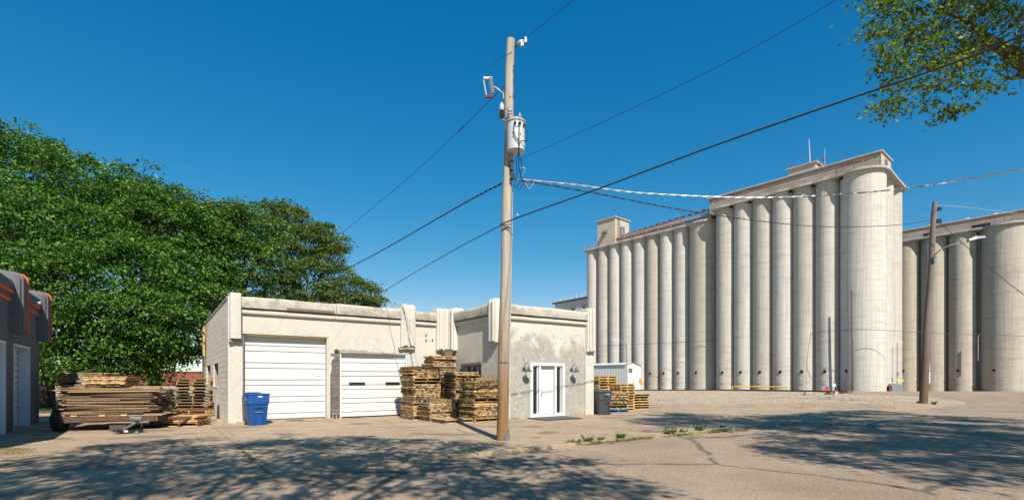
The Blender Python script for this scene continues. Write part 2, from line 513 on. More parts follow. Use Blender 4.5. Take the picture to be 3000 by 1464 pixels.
def mat_leaf(name, stops, trans=.25, rough=.5, spec=.32):
    m, nt, bs = newmat(name)
    g = N(nt, 'ShaderNodeNewGeometry')
    c = ramp(nt, g.outputs['Random Per Island'], stops)
    c = mix(nt, 1.0, c, ramp(nt, noise(nt, g.outputs['Position'], .75, 3, .6), [(.3, (.62,.66,.6)), (.5, (.95,.97,.95)), (.7, (1.35,1.25,1.1))]), 'MULTIPLY')
    nt.links.new(c, bs.inputs['Base Color'])
    bs.inputs['Roughness'].default_value = rough
    bs.inputs['Specular IOR Level'].default_value = spec
    tr = N(nt, 'ShaderNodeBsdfTranslucent')
    tc = mix(nt, 1.0, c, (1.1, 1.25, .55), 'MULTIPLY')
    nt.links.new(tc, tr.inputs['Color'])
    ms = N(nt, 'ShaderNodeMixShader'); ms.inputs[0].default_value = trans
    nt.links.new(bs.outputs[0], ms.inputs[1]); nt.links.new(tr.outputs[0], ms.inputs[2])
    nt.links.new(ms.outputs[0], nt.nodes['Material Output'].inputs['Surface'])
    return m
M['leaf_dark'] = mat_leaf('leaf_deep_green', [(0,(.020,.062,.007)),(.45,(.055,.138,.014)),(.8,(.105,.215,.027)),(1,(.19,.29,.06))])
M['leaf_mid'] = mat_leaf('leaf_green', [(0,(.025,.070,.009)),(.6,(.075,.158,.020)),(1,(.18,.26,.055))])
M['leaf_olive'] = mat_leaf('leaf_olive', [(0,(.045,.080,.014)),(.6,(.105,.160,.028)),(1,(.20,.25,.07))])
M['leaf_near'] = mat_leaf('leaf_near', [(0,(.050,.105,.012)),(.5,(.105,.180,.022)),(.8,(.17,.245,.035)),(1,(.30,.32,.08))], .38)
M['weed'] = mat_leaf('weed_leaf', [(0,(.06,.10,.02)),(.6,(.11,.17,.03)),(1,(.25,.24,.08))])
M['grass'] = mat_leaf('grass_blade', [(0,(.05,.09,.02)),(.6,(.12,.15,.04)),(1,(.32,.26,.12))])
M['dry_grass'] = mat_leaf('dry_grass_blade', [(0,(.14,.13,.05)),(.6,(.30,.24,.11)),(1,(.42,.34,.18))])
M['lawn'] = mat_leaf('lawn_blade', [(0,(.03,.07,.012)),(1,(.07,.13,.03))])

UNIT = {}
def board(name, matkey, parent, c, size, rz=0, rx=0, ry=0):
    """one board: shares a unit block, sized by its own scale"""
    if matkey not in UNIT:
        b = MB().box(-.5,.5,-.5,.5,-.5,.5)
        me = bpy.data.meshes.new('board_' + matkey); me.from_pydata(b.v, [], b.f); me.materials.append(M[matkey]); UNIT[matkey] = me
    o = bpy.data.objects.new(name, UNIT[matkey]); col.objects.link(o)
    o.parent = parent; o.location = c; o.scale = size; o.rotation_euler = (rx, ry, rz)
    return o
def text_part(name, s, size, mat, parent, m4, extrude=.0006, align='CENTER'):
    cu = bpy.data.curves.new(name, 'FONT'); cu.body = s; cu.size = size; cu.align_x = align; cu.align_y = 'CENTER'; cu.extrude = extrude
    t = bpy.data.objects.new(name + '_tmp', cu); col.objects.link(t)
    dg = bpy.context.evaluated_depsgraph_get()
    me = bpy.data.meshes.new_from_object(t.evaluated_get(dg))
    bpy.data.objects.remove(t)
    me.materials.clear(); me.materials.append(mat)
    o = link(name, me, parent)
    o.matrix_local = m4
    return o
ORD = ['bottom','second','third','fourth','fifth','sixth','seventh','eighth','ninth','tenth','eleventh','twelfth','thirteenth','fourteenth','fifteenth','sixteenth','seventeenth','eighteenth','nineteenth','twentieth','twenty-first','twenty-second','twenty-third','twenty-fourth','twenty-fifth','twenty-sixth','twenty-seventh','twenty-eighth','twenty-ninth','thirtieth'] + ['thirty-' + w for w in ('first','second','third','fourth','fifth','sixth','seventh','eighth','ninth')]
# ------------------------------------------------------------------ ground, road, apron
P0 = Vector((-9.82, 17.75, 0)); TH = math.atan2(.5692, .8222)
E1 = Vector((math.cos(TH), math.sin(TH), 0)); E2 = Vector((-math.sin(TH), math.cos(TH), 0))
def W(s, v, z=0.0):
    return P0 + E1*s + E2*v + Vector((0,0,z))
rng = random.Random(7)

b = MB()
xs = [-2500,-400,-120,-60,0,60,140,400,2500]; ys = [-600,-60,0,40,64.58,80,100,125,300,900,3500]
for y in ys:
    for x in xs: b.v.append((x, y, terrain(x, y) - .012))
nx = len(xs)
for j in range(len(ys)-1):
    for i in range(nx-1):
        a = j*nx+i; b.f.append((a, a+1, a+1+nx, a+nx))
struct(tag(b.build('ground', M['gravel']), 'pale gravel ground reaching to the horizon', 'ground'))

def W2(s, v): p = W(s, v); return (p.x, p.y)
road_edge = [(9.16,17.5),(11.2,19.2),(13.2,20.8),(15.4,22.7),(17.9,24.5),(20.8,26.4),(23.8,28.4),(27.6,31.1),(30.3,34.2),(33.2,38),(34.9,41.5),(36.6,45),(37.1,48.4),(36.6,51.5),(35.3,54),(34.2,58),(32,64.58)]
kl = [W2(s, -11.3 + .05*math.sin(s*1.7)) for s in range(-60, 15, 1)]
outline = kl + road_edge + [(87.7,64.58),(87.7,61.3),W2(60,-19.7),W2(-60,-19.7)]
bm = bmesh.new()
f = bm.faces.new([bm.verts.new((x, y, .0)) for x, y in outline])
f2 = bm.faces.new([bm.verts.new((x, y, terrain(x, y))) for x, y in [(30,64.58),(140,64.58),(140,98),(44,98)]])
bmesh.ops.triangulate(bm, faces=bm.faces)
bmesh.ops.recalc_face_normals(bm, faces=bm.faces)
me = bpy.data.meshes.new('road'); bm.to_mesh(me); bm.free(); me.materials.append(M['asphalt'])
struct(tag(link('road', me), 'worn grey-brown asphalt street and side street', 'road'))

# concrete apron: separate cast slabs with open joints
apron = struct(tag(link('concrete_apron', None, None, (0,0,0)), 'stained concrete apron in front of the white building', 'pavement'))
right_b = [(9.16,17.55),(11.2,19.25),(13.2,20.85),(15.4,22.75),(17.9,24.55),(20.8,26.5),(23.6,28.6)]
back_b = [(25.5,31.0),(23,31.4),(20.5,33.2),(18,32.4),(16,33.4),(13,31.2),(11,32.2),(8.6,30.2),(7,31),(5,29.8)]
front_b = [W2(s, -11.27 + .05*math.sin(s*1.7)) for s in np.arange(-15, 15.2, .75)]
poly = front_b + right_b + back_b + [W2(12.5,3.5), W2(.6,3.5), W2(.3,.3), W2(-.15,-.25), W2(-1.6,-.1), W2(-2.2,1.5), W2(-7.5,4.2), W2(-15,5)]
bm = bmesh.new()
bm.faces.new([bm.verts.new((x, y, 0)) for x, y in poly])
bmesh.ops.triangulate(bm, faces=bm.faces)
bmesh.ops.dissolve_limit(bm, angle_limit=.01, verts=[], edges=list(bm.edges))
def cut(s=None, v=None, tilt=0):
    if s is not None: co = W(s, 0); no = (E1 + E2*tilt).normalized()
    else: co = W(0, v); no = (E2 + E1*tilt).normalized()
    g = list(bm.verts) + list(bm.edges) + list(bm.faces)
    bmesh.ops.bisect_plane(bm, geom=g, plane_co=co, plane_no=no, clear_inner=False, clear_outer=False)
for s in (-9.6, -5.2, -.55, 4.6, 9.8, 15.2, 21.5, 28): cut(s=s, tilt=rng.uniform(-.012,.012))
for v in (-7.3, -3.45, 1.5): cut(v=v, tilt=rng.uniform(-.01,.01))
polys = []
bm.faces.ensure_lookup_table()
for f in bm.faces: polys.append([v.co.copy() for v in f.verts])
bm.free()
for pl in polys:
    c = sum((p for p in pl), Vector())/len(pl)
    area = sum((pl[i].x*pl[(i+1)%len(pl)].y - pl[(i+1)%len(pl)].x*pl[i].y) for i in range(len(pl)))/2
    if abs(area) < .02: continue
    sg = 1 if area > 0 else -1
    ins = []
    n = len(pl)
    for i in range(n):
        a, q, d = pl[i-1], pl[i], pl[(i+1) % n]
        e1 = (q-a).normalized(); e2 = (d-q).normalized()
        n1 = Vector((-e1.y, e1.x, 0))*sg; n2 = Vector((-e2.y, e2.x, 0))*sg
        nn = n1+n2
        if nn.length < 1e-4: nn = n1
        ins.append(q + nn.normalized()*.011)
    dz = rng.uniform(-.003,.003)
    mb = MB()
    m = len(ins)
    mb.v = [(p.x,p.y,.016+dz) for p in ins] + [(p.x,p.y,-.05) for p in ins]
    mb.f = [tuple(range(m))] + [(i,(i+1)%m,(i+1)%m+m,i+m) for i in range(m)]
    mb.build('concrete_slab', M['concrete'], apron)

kerb = struct(tag(link('kerb', None, None, (0,0,0)), 'broken low concrete kerb along the street edge', 'kerb'))
def kerb_block(s0, s1, h, w=.18, jit=.0, v=-11.26):
    c = W((s0+s1)/2, v + rng.uniform(-jit, jit), h/2 - .02)
    mb = MB().obox((0,0,0), (s1-s0, w, h+.04))
    o = mb.build('kerb_stone', M['concrete'], kerb, bevel=.018, loc=c, rz=TH + rng.uniform(-jit, jit)*2)
    return o
kerb_block(1.9,3.25,.045); kerb_block(3.27, 4.7, .075); kerb_block(4.72, 5.85, .085)
s = 6.1
while s < 14.2:
    l = rng.uniform(.22,.62)
    if rng.random() < .62: kerb_block(s, s+l, rng.uniform(.03,.075), rng.uniform(.12,.19), .09)
    s += l + rng.uniform(.05,.5)

# loose ballast stones
def stones(name, label, pts, smin, smax, mat, seed):
    r = np.random.default_rng(seed); vs = []; fs = []
    base = np.array([(1,0,-.2),(.2,.95,-.1),(-.9,.35,-.15),(-.5,-.85,-.2),(.55,-.8,-.1),(.35,.1,.75),(-.3,.05,.7)])
    tri = [(0,1,5),(1,2,6),(1,6,5),(2,3,6),(3,4,6),(4,5,6),(4,0,5)]
    for (x, y, z) in pts:
        k = r.uniform(smin, smax)*(1 if r.random() < .85 else 1.8); an = r.uniform(0,6.28)
        ca, sa = math.cos(an), math.sin(an)
        o = len(vs)
        for p in base*r.uniform(.7,1.25,(7,3)):
            vs.append((x + k*(p[0]*ca-p[1]*sa), y + k*(p[0]*sa+p[1]*ca), z + k*.7*(p[2]+.1)))
        fs += [tuple(i+o for i in t) for t in tri]
    me = bpy.data.meshes.new(name); me.from_pydata(vs, [], fs); me.materials.append(mat)
    return tag(link(name, me), label, 'gravel', kind='stuff')
r_ = np.random.default_rng(3)
pts = []
while len(pts) < 5200:
    y = r_.uniform(29, 63); px = r_.uniform(1740, 2640); x = (px-1500)/1500*y
    if y < 33 and r_.random() < .6: continue
    pts.append((x, y, -.012))
stones('gravel_stones', 'loose grey and brown stones strewn between lot and tracks', pts, .03, .075, M['stone'], 4)
pts = []
for i in range(420):
    s = r_.uniform(-12, 16); v = -11.35 + abs(r_.normal(0,.25))*(1 if r_.random()<.5 else -.3)
    p = W(s, v, .004); pts.append((p.x,p.y,.004))
for i in range(350):
    p = W(r_.uniform(-6,22), r_.uniform(-11,-4)); pts.append((p.x, p.y, .018))
stones('kerb_grit', 'small crumbs of concrete and grit along the kerb', pts, .008, .022, M['stone'], 5)

# ------------------------------------------------------------------ railway
TR = Vector((-.655, .756, 0)).normalized()
TP = Vector((1,0,0))*TR.y*1.0 + Vector((0,1,0))*(-TR.x)      # right-hand normal, away from camera
trk = thing('railway_track', 'rusty railway track on ballast in front of the grain silos', 'track', (35.8,55.4,0))
def tpt(t, off, z):
    p = Vector((35.8,55.4,0)) + TR*t + TP*off
    return Vector((p.x-35.8, p.y-55.4, terrain(p.x,p.y) + z))
ts = [0,6,12,18,26,36,48,62]
mb = MB(); n = 0
prof = [(-2.6,-.03),(-1.5,.09),(2.9,.09),(3.8,-.03)]
for t in ts:
    for (o_, z_) in prof: mb.v.append(tpt(t, o_, z_))
for i in range(len(ts)-1):
    for j in range(3):
        a = i*4+j; mb.f.append((a,a+1,a+5,a+4))
mb.build('ballast_bed', M['gravel'], trk)
for off in (0, 1.44):
    mb = MB()
    rp = [(-.07,.17),(.07,.17),(.07,.19),(.012,.20),(.012,.28),(.036,.29),(.036,.33),(-.036,.33),(-.036,.29),(-.012,.28),(-.012,.20),(-.07,.19)]
    for t in ts:
        for (o_, z_) in rp: mb.v.append(tpt(t, off + o_, z_ - .08))
    for i in range(len(ts)-1):
        for j in range(12):
            a = i*12+j; c = i*12+(j+1)%12; mb.f.append((a,c,c+12,a+12))
    mb.build('rail', M['rust'], trk)
tie = MB().box(-.11,.11,-1.25,1.25,-.12,.0)
tm = tie.build('crosstie', M['dull_wood'], trk)
ang = math.atan2(TR.y, TR.x)
for i in range(78):
    o = tm if i == 0 else tm.copy()
    if i: col.objects.link(o)
    o.location = tpt(.5 + i*.62, .72, .125); o.rotation_euler = (0,0,ang)

# switch stand, derail box
def switch_stand():
    g = GR(2432,1155)
    t = thing('switch_stand', 'railway switch stand with red target and white-topped lever beside the track', 'switch stand', g)
    MB().box(-.5,.5,-.14,.14,0,.12).build('base_timber', M['dull_wood'], t)
    MB().tube([(-.35,0,.1),(-.35,0,.72)], .025, 8).build('target_rod', M['black_iron'], t)
    mb = MB(); mb.obox((-.35,-.04,.46),(.62,.02,.17)); mb.build('target_blade', M['red'], t)
    mb = MB(); mb.lathe([(.0,-.015),(.14,-.015),(.14,.015),(0,.015)],16,(-.35,-.04,.68), Matrix.Rotation(R_(90),3,'X'), caps=False); mb.build('target_disc', M['rust'], t)
    MB().tube([(.2,0,.1),(.22,0,.55),(.35,.0,1.0)], .035, 8).build('lever_post', M['steel'], t)
    MB().obox((.38,-.03,.92),(.34,.05,.28), m=Matrix.Rotation(R_(-20),3,'Y')).build('white_flag', M['white_paint'], t)
    MB().tube([(.5,0,.8),(.75,0,.25)], .025, 6).build('hand_lever', M['red'], t)
    MB().obox((.55,0,.16),(.3,.3,.3)).build('concrete_foot', M['tower_conc'], t, bevel=.02)
    mb = MB(); mb.lathe([(.0,0),(.16,0),(.18,.12),(.12,.28),(0,.32)],12,(-.2,0,.1)); mb.build('gear_housing', M['black_iron'], t, smooth=True)
switch_stand()
g = GR(2368,1156)
t = thing('derail_box', 'small pale metal derail cover lying beside the track', 'rail device', g)
MB().add([(-.45,-.2,0),(.45,-.2,0),(.45,.2,0),(-.45,.2,0),(-.2,-.15,.3),(.3,-.15,.26),(.3,.15,.26),(-.2,.15,.3)], [(0,3,2,1),(4,5,6,7),(0,1,5,4),(1,2,6,5),(2,3,7,6),(3,0,4,7)]).build('cover', M['steel'], t, bevel=.02)
MB().box(-.6,.6,-.25,.25,-.02,.05).build('base_plate', M['rust'], t)

# ------------------------------------------------------------------ grain elevators
SC0 = Vector((42.3, 68.5, 0)); SA = math.atan2(-.756, .655)
def silo_mesh(R, z1, n=48):
    mb = MB()
    mb.lathe([(R,-2.2),(R,z1*.33),(R,z1*.66),(R,z1)], n)
    return mb
def vent(parent, R, z, ang, rad=.21):
    m = Matrix.Rotation(ang,3,'Z') @ Matrix.Rotation(R_(90),3,'Y')
    d = Vector((math.cos(ang), math.sin(ang), 0))
    mb = MB(); mb.lathe([(rad*.84,0),(rad,0),(rad,.14),(rad*.84,.14),(rad*.84,.02)],18,d*(R-.06)+Vector((0,0,z)), m, caps=False)
    v = mb.build('vent_opening', M['rust'], parent)
    mb = MB(); mb.lathe([(0,0),(rad*.83,0)],18,d*(R+.015)+Vector((0,0,z)), m, caps=False)
    mb.build('vent_shade_disc', M['dark'], v)  # flat near-black disc stands in for the shade inside the vent
def add_silos(t, lst, ztop, tints, vz=2.55):
    for i, (x, y, R, hole) in enumerate(lst):
        o = silo_mesh(R, ztop).build('silo', M['silo'], t, smooth=True, loc=(x,y,0))
        o.color = (*tints[i % len(tints)], 1)
        if hole is not None:
            vent(o, R, vz, R_(hole))
            MB().obox((math.cos(R_(hole))*(R+.02), math.sin(R_(hole))*(R+.02), .95), (.05,.42,.22), R_(hole)).build('number_plate', M['deck_conc'], o)
def deck(t, pts, z, th=.28, edge=.0):
    mb = MB(); mb.prism(pts, z, z+th)
    return mb.build('roof_deck', M['deck_conc'], t)
def railing(t, path, z, step=2.3, mat='rail_orange', h=1.05, r=.045):
    mb = MB()
    P = [Vector((x,y,z)) for x, y in path]
    for a, c in zip(P[:-1], P[1:]):
        L = (c-a).length; k = max(1, round(L/step))
        for i in range(k+1):
            q = a.lerp(c, i/k); mb.tube([q, q+Vector((0,0,h))], r, 5)
        for hh in (h, h*.52): mb.tube([a+Vector((0,0,hh)), c+Vector((0,0,hh))], r*.8, 5)
    return mb.build('railing', M[mat], t)
def roofed_box(t, name, x0,x1,y0,y1,z0,z1, mat, over=.25, th=.18, rname='roof'):
    o = MB().box(x0,x1,y0,y1,z0,z1).build(name, M[mat], t)
    MB().box(x0-over,x1+over,y0-over,y1+over,z1+.003,z1+th).build(rname, M['deck_conc'], o)
    return o
def pane(parent, name, x0,x1,y0,y1,z0,z1, mat): return MB().box(x0,x1,y0,y1,z0,z1).build(name, M[mat], parent)

ZB = 27.6; ZA = 26.6
tintB = [(.99,.96,.92),(.93,.89,.83),(1.05,1.03,1.0),(.90,.86,.79),(1.06,1.03,.99),(.96,.92,.87),(1.07,1.05,1.01)]
eB = thing('grain_elevator', 'tall grain elevator with long roof gallery ending at the bright corner silo', 'grain elevator', (SC0.x, SC0.y, 0), SA, 'concrete grain elevators')
sil = [(-2.8*k, .06, 1.5, -88) for k in range(6)] + [(3.8,.55,2.5,-118),(3.8,5.25,2.2,None),(3.8,9.65,2.2,None)]
add_silos(eB, sil, ZB, tintB)
MB().box(-15.2,3.6,.5,11.2,-2,ZB-.1).build('light_block_core', M['silo'], eB)  # unseen core box, added to block light behind the silos
arc = [(3.8+2.95*math.cos(a), .55+2.95*math.sin(a)) for a in np.linspace(R_(-112), R_(5), 14)]
arc2 = [(3.8+2.65*math.cos(a), 9.65+2.65*math.sin(a)) for a in np.linspace(R_(0), R_(90), 8)]
front = []
for k in range(5, -1, -1):
    front += [(-2.8*k-1.4, -1.78), (-2.8*k-.7,-1.86), (-2.8*k, -1.92), (-2.8*k+.7,-1.86)]
deck(eB, [(-15.9,11.6),(-15.9,-1.55)] + front[1:] + arc + [(6.55,5.2)] + arc2, ZB)
railing(eB, [(-15.5,-1.5),(-7,-1.5),(1.4,-1.5)], ZB+.28)
railing(eB, [(1.4,-1.5),(3.6,-2.15),(5.4,-1.5)], ZB+.28, 1.2)
gB = roofed_box(eB, 'gallery', -17.4, 5.6, 1.1, 5.6, ZB+.28, ZB+2.75, 'gallery')
gB.color = (1,1,1,1)
ge = MB().box(5.602,5.66,1.05,5.65,ZB+.28,ZB+2.75).build('gable_end_panel', M['tower_conc'], gB)
w = pane(gB, 'window', 5.66,5.70,2.7,3.7,ZB+1.1,ZB+2.2,'glass_grey')
mb = MB()
mb.box(5.70,5.73,2.62,3.78,ZB+2.2,ZB+2.28).box(5.70,5.73,2.62,3.78,ZB+1.02,ZB+1.1).box(5.70,5.73,3.17,3.23,ZB+1.1,ZB+2.2).box(5.70,5.73,2.62,2.7,ZB+1.1,ZB+2.2).box(5.70,5.73,3.7,3.78,ZB+1.1,ZB+2.2)
mb.build('window_frame', M['steel'], w)
for (x0, x1) in ((1.2,3.0),(-6.2,-4.4),(-12.3,-10.9)):
    d_ = pane(gB, 'louvre_opening', x0,x1,1.06,1.09,ZB+.5,ZB+1.25,'dark')
    MB().box(x0-.1,x1+.1,1.03,1.058,ZB+1.25,ZB+1.36).build('opening_lintel', M['rail_orange'], d_)
pB = roofed_box(eB, 'penthouse', -6.2,-2.6,3.2,6.8, ZB+2.94, ZB+4.6, 'tower_conc', .25)
railing(eB, [(-6.2,3.1),(-2.6,3.1),(-2.6,6.7)], ZB+4.79, 1.2, 'steel', .8, .02)
MB().box(-2.59,-2.55,4.1,4.9,ZB+3.1,ZB+4.5).build('penthouse_door', M['glass_grey'], eB)
def mast(t, x, y, z0, z1, r, lean=0):
    MB().tube([(x,y,z0),(x-lean,y,(z0+z1)/2),(x-lean*2,y,z1)], [r,r*.8,r*.4], 6).build('antenna_mast', M['white_paint'], t)
mast(eB, -3.7, 4.4, ZB+4.9, ZB+8.8, .06, .08); mast(eB, -2.0, 5.0, ZB+3, ZB+6.9, .035)
mb = MB()
for s_ in (-1.6,-1.1):
    mb.tube([(s_,2.0,ZB+3.0),(s_,2.0,ZB+4.3),(s_+.12,2.3,ZB+4.55),(s_+.12,2.6,ZB+4.3)], .05, 6)
mb.build('ladder_hoop', M['rust'], eB)
for x in (-1.4,-4.2,-9.8,-12.6,1.9): MB().box(x-.18,x+.18,-1.5,-1.2,ZB-.32,ZB-.002).build('deck_bracket', M['black_iron'], eB)

tintA = [(.96,.89,.79),(.99,.97,.94),(1.07,1.05,1.02),(.85,.79,.70),(1.02,1.0,.97),(1.0,.97,.93),(1.05,1.03,1.01),(.95,.90,.83),(1.03,1.0,.97)]
eA = thing('grain_elevator', 'grain elevator farther left with square tower at its far end', 'grain elevator', (SC0.x+.756*1.55-.655*.35, SC0.y+.655*1.55+.756*.35, 0), SA, 'concrete grain elevators')
xa = [-22 - 2.75*j for j in range(8)]
add_silos(eA, [(-18.15,.5,2.5,-98)] + [(x,.06,1.475,-92 + (j*1.2)) for j, x in enumerate(xa)], ZA, tintA)
MB().box(-42.2,-17.6,.5,11,-2,ZA-.1).build('light_block_core', M['silo'], eA)  # added core, hidden behind the cylinders, keeps light from passing
frA = []
for x in reversed(xa): frA += [(x-.7,-1.70),(x,-1.75),(x+.7,-1.70),(x+1.37,-1.6)]
arcA = [(-18.15+2.85*math.cos(a), .5+2.85*math.sin(a)) for a in np.linspace(R_(-118), R_(-10), 9)]
deck(eA, [(-15.95,11.4),(-42.9,11.4),(-42.9,-1.5)] + frA + arcA, ZA)
railing(eA, [(-42.6,-1.45),(-21,-1.45)], ZA+.28, 2.4)
gA = roofed_box(eA, 'gallery', -36.4,-17.45,.9,5.0,ZA+.28,ZA+1.75,'gallery', .2)
for (x0, x1) in ((-19.9,-18.4),): pane(gA, 'louvre_opening', x0,x1,.86,.89,ZA+.5,ZA+1.3,'dark')
tA = roofed_box(eA, 'head_tower', -40.8,-36.5,.4,4.8, ZA+.28, ZA+5.75, 'tower_conc', .25)
hd = MB().add([(-39.2,.39,ZA+3.9),(-38.3,.39,ZA+3.9),(-38.3,-.5,ZA+3.3),(-39.2,-.5,ZA+3.3),(-39.2,.39,ZA+3.2),(-38.3,.39,ZA+3.2),(-38.3,-.5,ZA+3.2),(-39.2,-.5,ZA+3.2)], [(0,1,2,3),(4,7,6,5),(0,4,5,1),(1,5,6,2),(2,6,7,3),(3,7,4,0)]).build('vent_hood', M['steel'], tA)
pane(tA, 'louvre', -36.49,-36.45,2.5,3.4,ZA+3.2,ZA+4.4,'glass_grey')
mb = MB()
for y in (1.1,1.6): mb.tube([(-36.3,y,ZA+.3),(-36.3,y,ZA+6.8)], .035, 5)
for k in range(24): mb.tube([(-36.3,1.1,ZA+.5+k*.26),(-36.3,1.6,ZA+.5+k*.26)], .02, 4)
mb.build('ladder', M['rust'], tA)
MB().tube([(-36.2,2.1,ZA+.3),(-36.2,2.1,ZA+4.3)], .2, 10).build('dust_duct', M['steel'], tA, smooth=True)
pp = MB().tube([(-36,1.3,ZA+2.15),(-27,1.3,ZA+2.5),(-18.6,1.3,ZA+2.9),(-18.1,1.3,ZA+2.75),(-18.0,1.3,ZA+1.8)], .2, 10).build('grain_pipe', M['steel'], eA, smooth=True)
for k in range(14):
    x = -35.4 + k*1.25; z = ZA+2.15 + (x+36)/17.4*.75
    MB().tube([(x,1.3,z),(x+.5,1.3,z+.02)], .215, 10).build('pipe_lagging', M['rust'], pp)
mb = MB()
for k in range(5):
    x = -34 + k*3.6; mb.box(x-.06,x+.06,1.24,1.36,ZA+1.7,ZA+2.15+(x+36)/17.4*.7)
mb.build('pipe_support', M['steel'], eA)

# third elevator, to the right
RC = 1.8
def lsil(px_, Y, R):     # x of a cylinder centre at depth Y whose left edge shows at px_
    lo, hi = 0, 200
    for _ in range(50):
        m_ = (lo+hi)/2; a = math.atan2(m_, Y) - math.asin(R/math.hypot(m_, Y))
        if 1500 + F*math.tan(a) < px_: lo = m_
        else: hi = m_
    return m_
cY = 83.0; cX = lsil(2777, cY, RC)
eC = thing('grain_elevator', 'browner grain elevator at the right edge behind the leaning utility pole', 'grain elevator', (cX, cY, 0), SA, 'concrete grain elevators')
ZC = 24.9
add_silos(eC, [(5.15,.6,3.1,-112),(0,0,RC,-100),(-3.6,0,RC,-98),(-7.2,0,RC,-96),(-10.8,0,RC,-96),(5.15,6.4,2.6,None)], ZC, [(.90,.85,.77),(.88,.82,.72),(.86,.79,.68),(.82,.75,.63),(.85,.78,.68)], 2.9)
MB().box(-12.4,5,.5,9,-2,ZC-.1).build('light_block_core', M['silo'], eC)  # same added light-blocking core for the third elevator
arcC = [(5.15+3.5*math.cos(a), .6+3.5*math.sin(a)) for a in np.linspace(R_(-115), R_(0), 14)]
deck(eC, [(-12.6,9),(-12.6,-2.1),(2.6,-2.1)] + arcC + [(8.4,9)], ZC)
railing(eC, [(-12.4,-1.9),(-4,-1.9),(3,-1.9)], ZC+.28, 2.6)
railing(eC, [(3,-1.9),(5.2,-2.5),(7.2,-1.8)], ZC+.28, 1.3)
gC = roofed_box(eC, 'gallery', -12.4,7.2,1.2,6,ZC+.28,ZC+2.5,'gallery', .2)
for (x0, x1) in ((-5.2,-3.6),(1.0,3.2)): pane(gC, 'louvre_opening', x0,x1,1.16,1.19,ZC+.5,ZC+1.5,'glass_dark')
for x in (-9,-4.6,.2,3.6):
    MB().lathe([(.25,0),(.25,.25),(.5,.25),(.5,.42),(.2,.55),(0,.56)],12,(x,3,ZC+2.68),caps=False).build('roof_ventilator', M['white_paint'], gC, smooth=True)
mb = MB(); mb.tube([(2.2,-2.75,4.4),(2.2,-2.75,8.2),(2.35,-2.9,8.2)], .09, 8)
mb.build('wall_pipe', M['steel'], eC)

# far elevator behind the white building
fb = thing('far_elevator', 'distant grey elevator headhouse with roof railing behind the white parapet', 'building', (0,0,0))
def far_box(name, pxl, pxr, Yl, Yr, depth, z0, z1, mat):
    a = Vector(((pxl-1500)/F*Yl, Yl, 0)); c = Vector(((pxr-1500)/F*Yr, Yr, 0))
    d = (c-a).normalized(); nrm = Vector((-d.y, d.x, 0))
    q = [a, c, c+nrm*depth, a+nrm*depth]
    mb = MB(); mb.prism([(p.x,p.y) for p in q], z0, z1)
    return mb.build(name, M[mat], fb), a, c, d, nrm
o, a, c, d, nrm = far_box('headhouse_wall', 1626, 1760, 158, 142, 14, -2, 24.6, 'far_metal')
mb = MB(); mb.prism([((a-d*.6-nrm*.7).x,(a-d*.6-nrm*.7).y),((c-nrm*.7).x,(c-nrm*.7).y),((c+nrm*14).x,(c+nrm*14).y),((a-d*.6+nrm*14).x,(a-d*.6+nrm*14).y)], 24.61, 25.0)
mb.build('headhouse_roof', M['lamp_metal'], fb)
L = (c-a).length
mb = MB()
for k in range(9):
    q = a + d*(L*k/8) ; mb.tube([q+Vector((0,0,25)), q+Vector((0,0,26.2))], .07, 5)
mb.tube([a+Vector((0,0,26.2)), c+Vector((0,0,26.2))], .05, 5); mb.tube([a+Vector((0,0,25.6)), c+Vector((0,0,25.6))], .04, 5)
mb.build('roof_railing', M['white_paint'], fb)
for k in (.42, .66):
    q = a + d*(L*k)
    wdw = MB().obox(q - nrm*.05 + Vector((0,0,22.0)), (.95,.1,.9), math.atan2(d.y,d.x)).build('window', M['glass_dark'], fb)
    mb = MB(); an = math.atan2(d.y,d.x)
    for (dx, dz, sx, sz) in ((0,.95,2.2,.1),(-1.05,0,.1,2.0),(1.05,0,.1,2.0),(0,-.55,1.3,.1)):
        mb.obox(q + d*dx - nrm*.06 + Vector((0,0,22.0+dz)), (sx,.14,sz), an)
    mb.build('window_frame', M['steel'], wdw)
o2, a2, c2, d2, n2 = far_box('annex_wall', 1585, 1640, 166, 160, 8, -2, 22.2, 'far_metal')
mb = MB(); mb.prism([((a2-d2*1.2-n2*.6).x,(a2-d2*1.2-n2*.6).y),((c2-n2*.6).x,(c2-n2*.6).y),((c2+n2*8).x,(c2+n2*8).y),((a2-d2*1.2+n2*8).x,(a2-d2*1.2+n2*8).y)], 22.21, 22.55)
mb.build('annex_roof', M['lamp_metal'], fb)

# ------------------------------------------------------------------ things in front of the silos
sh = thing('corrugated_shed', 'low white metal shed with corrugated side at the foot of the silos', 'shed', (18.3,82,terrain(0,82)), SA)
SL, SD, SH = 7.4, 4.0, 4.35
mb = MB(); nz = int(SL/.16)
for i in range(nz+1):
    x = -SL + i*SL/nz; off = -.05 if i % 2 else 0
    mb.v += [(x,off,0),(x,off,SH)]
for i in range(nz): a_ = i*2; mb.f.append((a_,a_+2,a_+3,a_+1))
mb.build('corrugated_wall', M['shed_metal'], sh)
MB().add([(0,-.05,0),(0,SD,0),(0,SD,SH-.35),(0,SD*.45,SH+.25),(0,-.05,SH),(-SL,SD,0),(-SL,SD,SH-.35)], [(0,1,2,3,4),(1,5,6,2)]).build('end_wall', M['shed_end'], sh)
mb = MB(); mb.add([(.15,-.25,SH+.02),(-SL-.2,-.25,SH+.02),(-SL-.2,SD*.45,SH+.3),(.15,SD*.45,SH+.3),(.15,SD+.2,SH-.32),(-SL-.2,SD+.2,SH-.32),(.15,-.25,SH-.12),(-SL-.2,-.25,SH-.12)], [(0,3,2,1),(3,4,5,2),(0,1,7,6)])
mb.build('roof', M['shed_end'], sh)
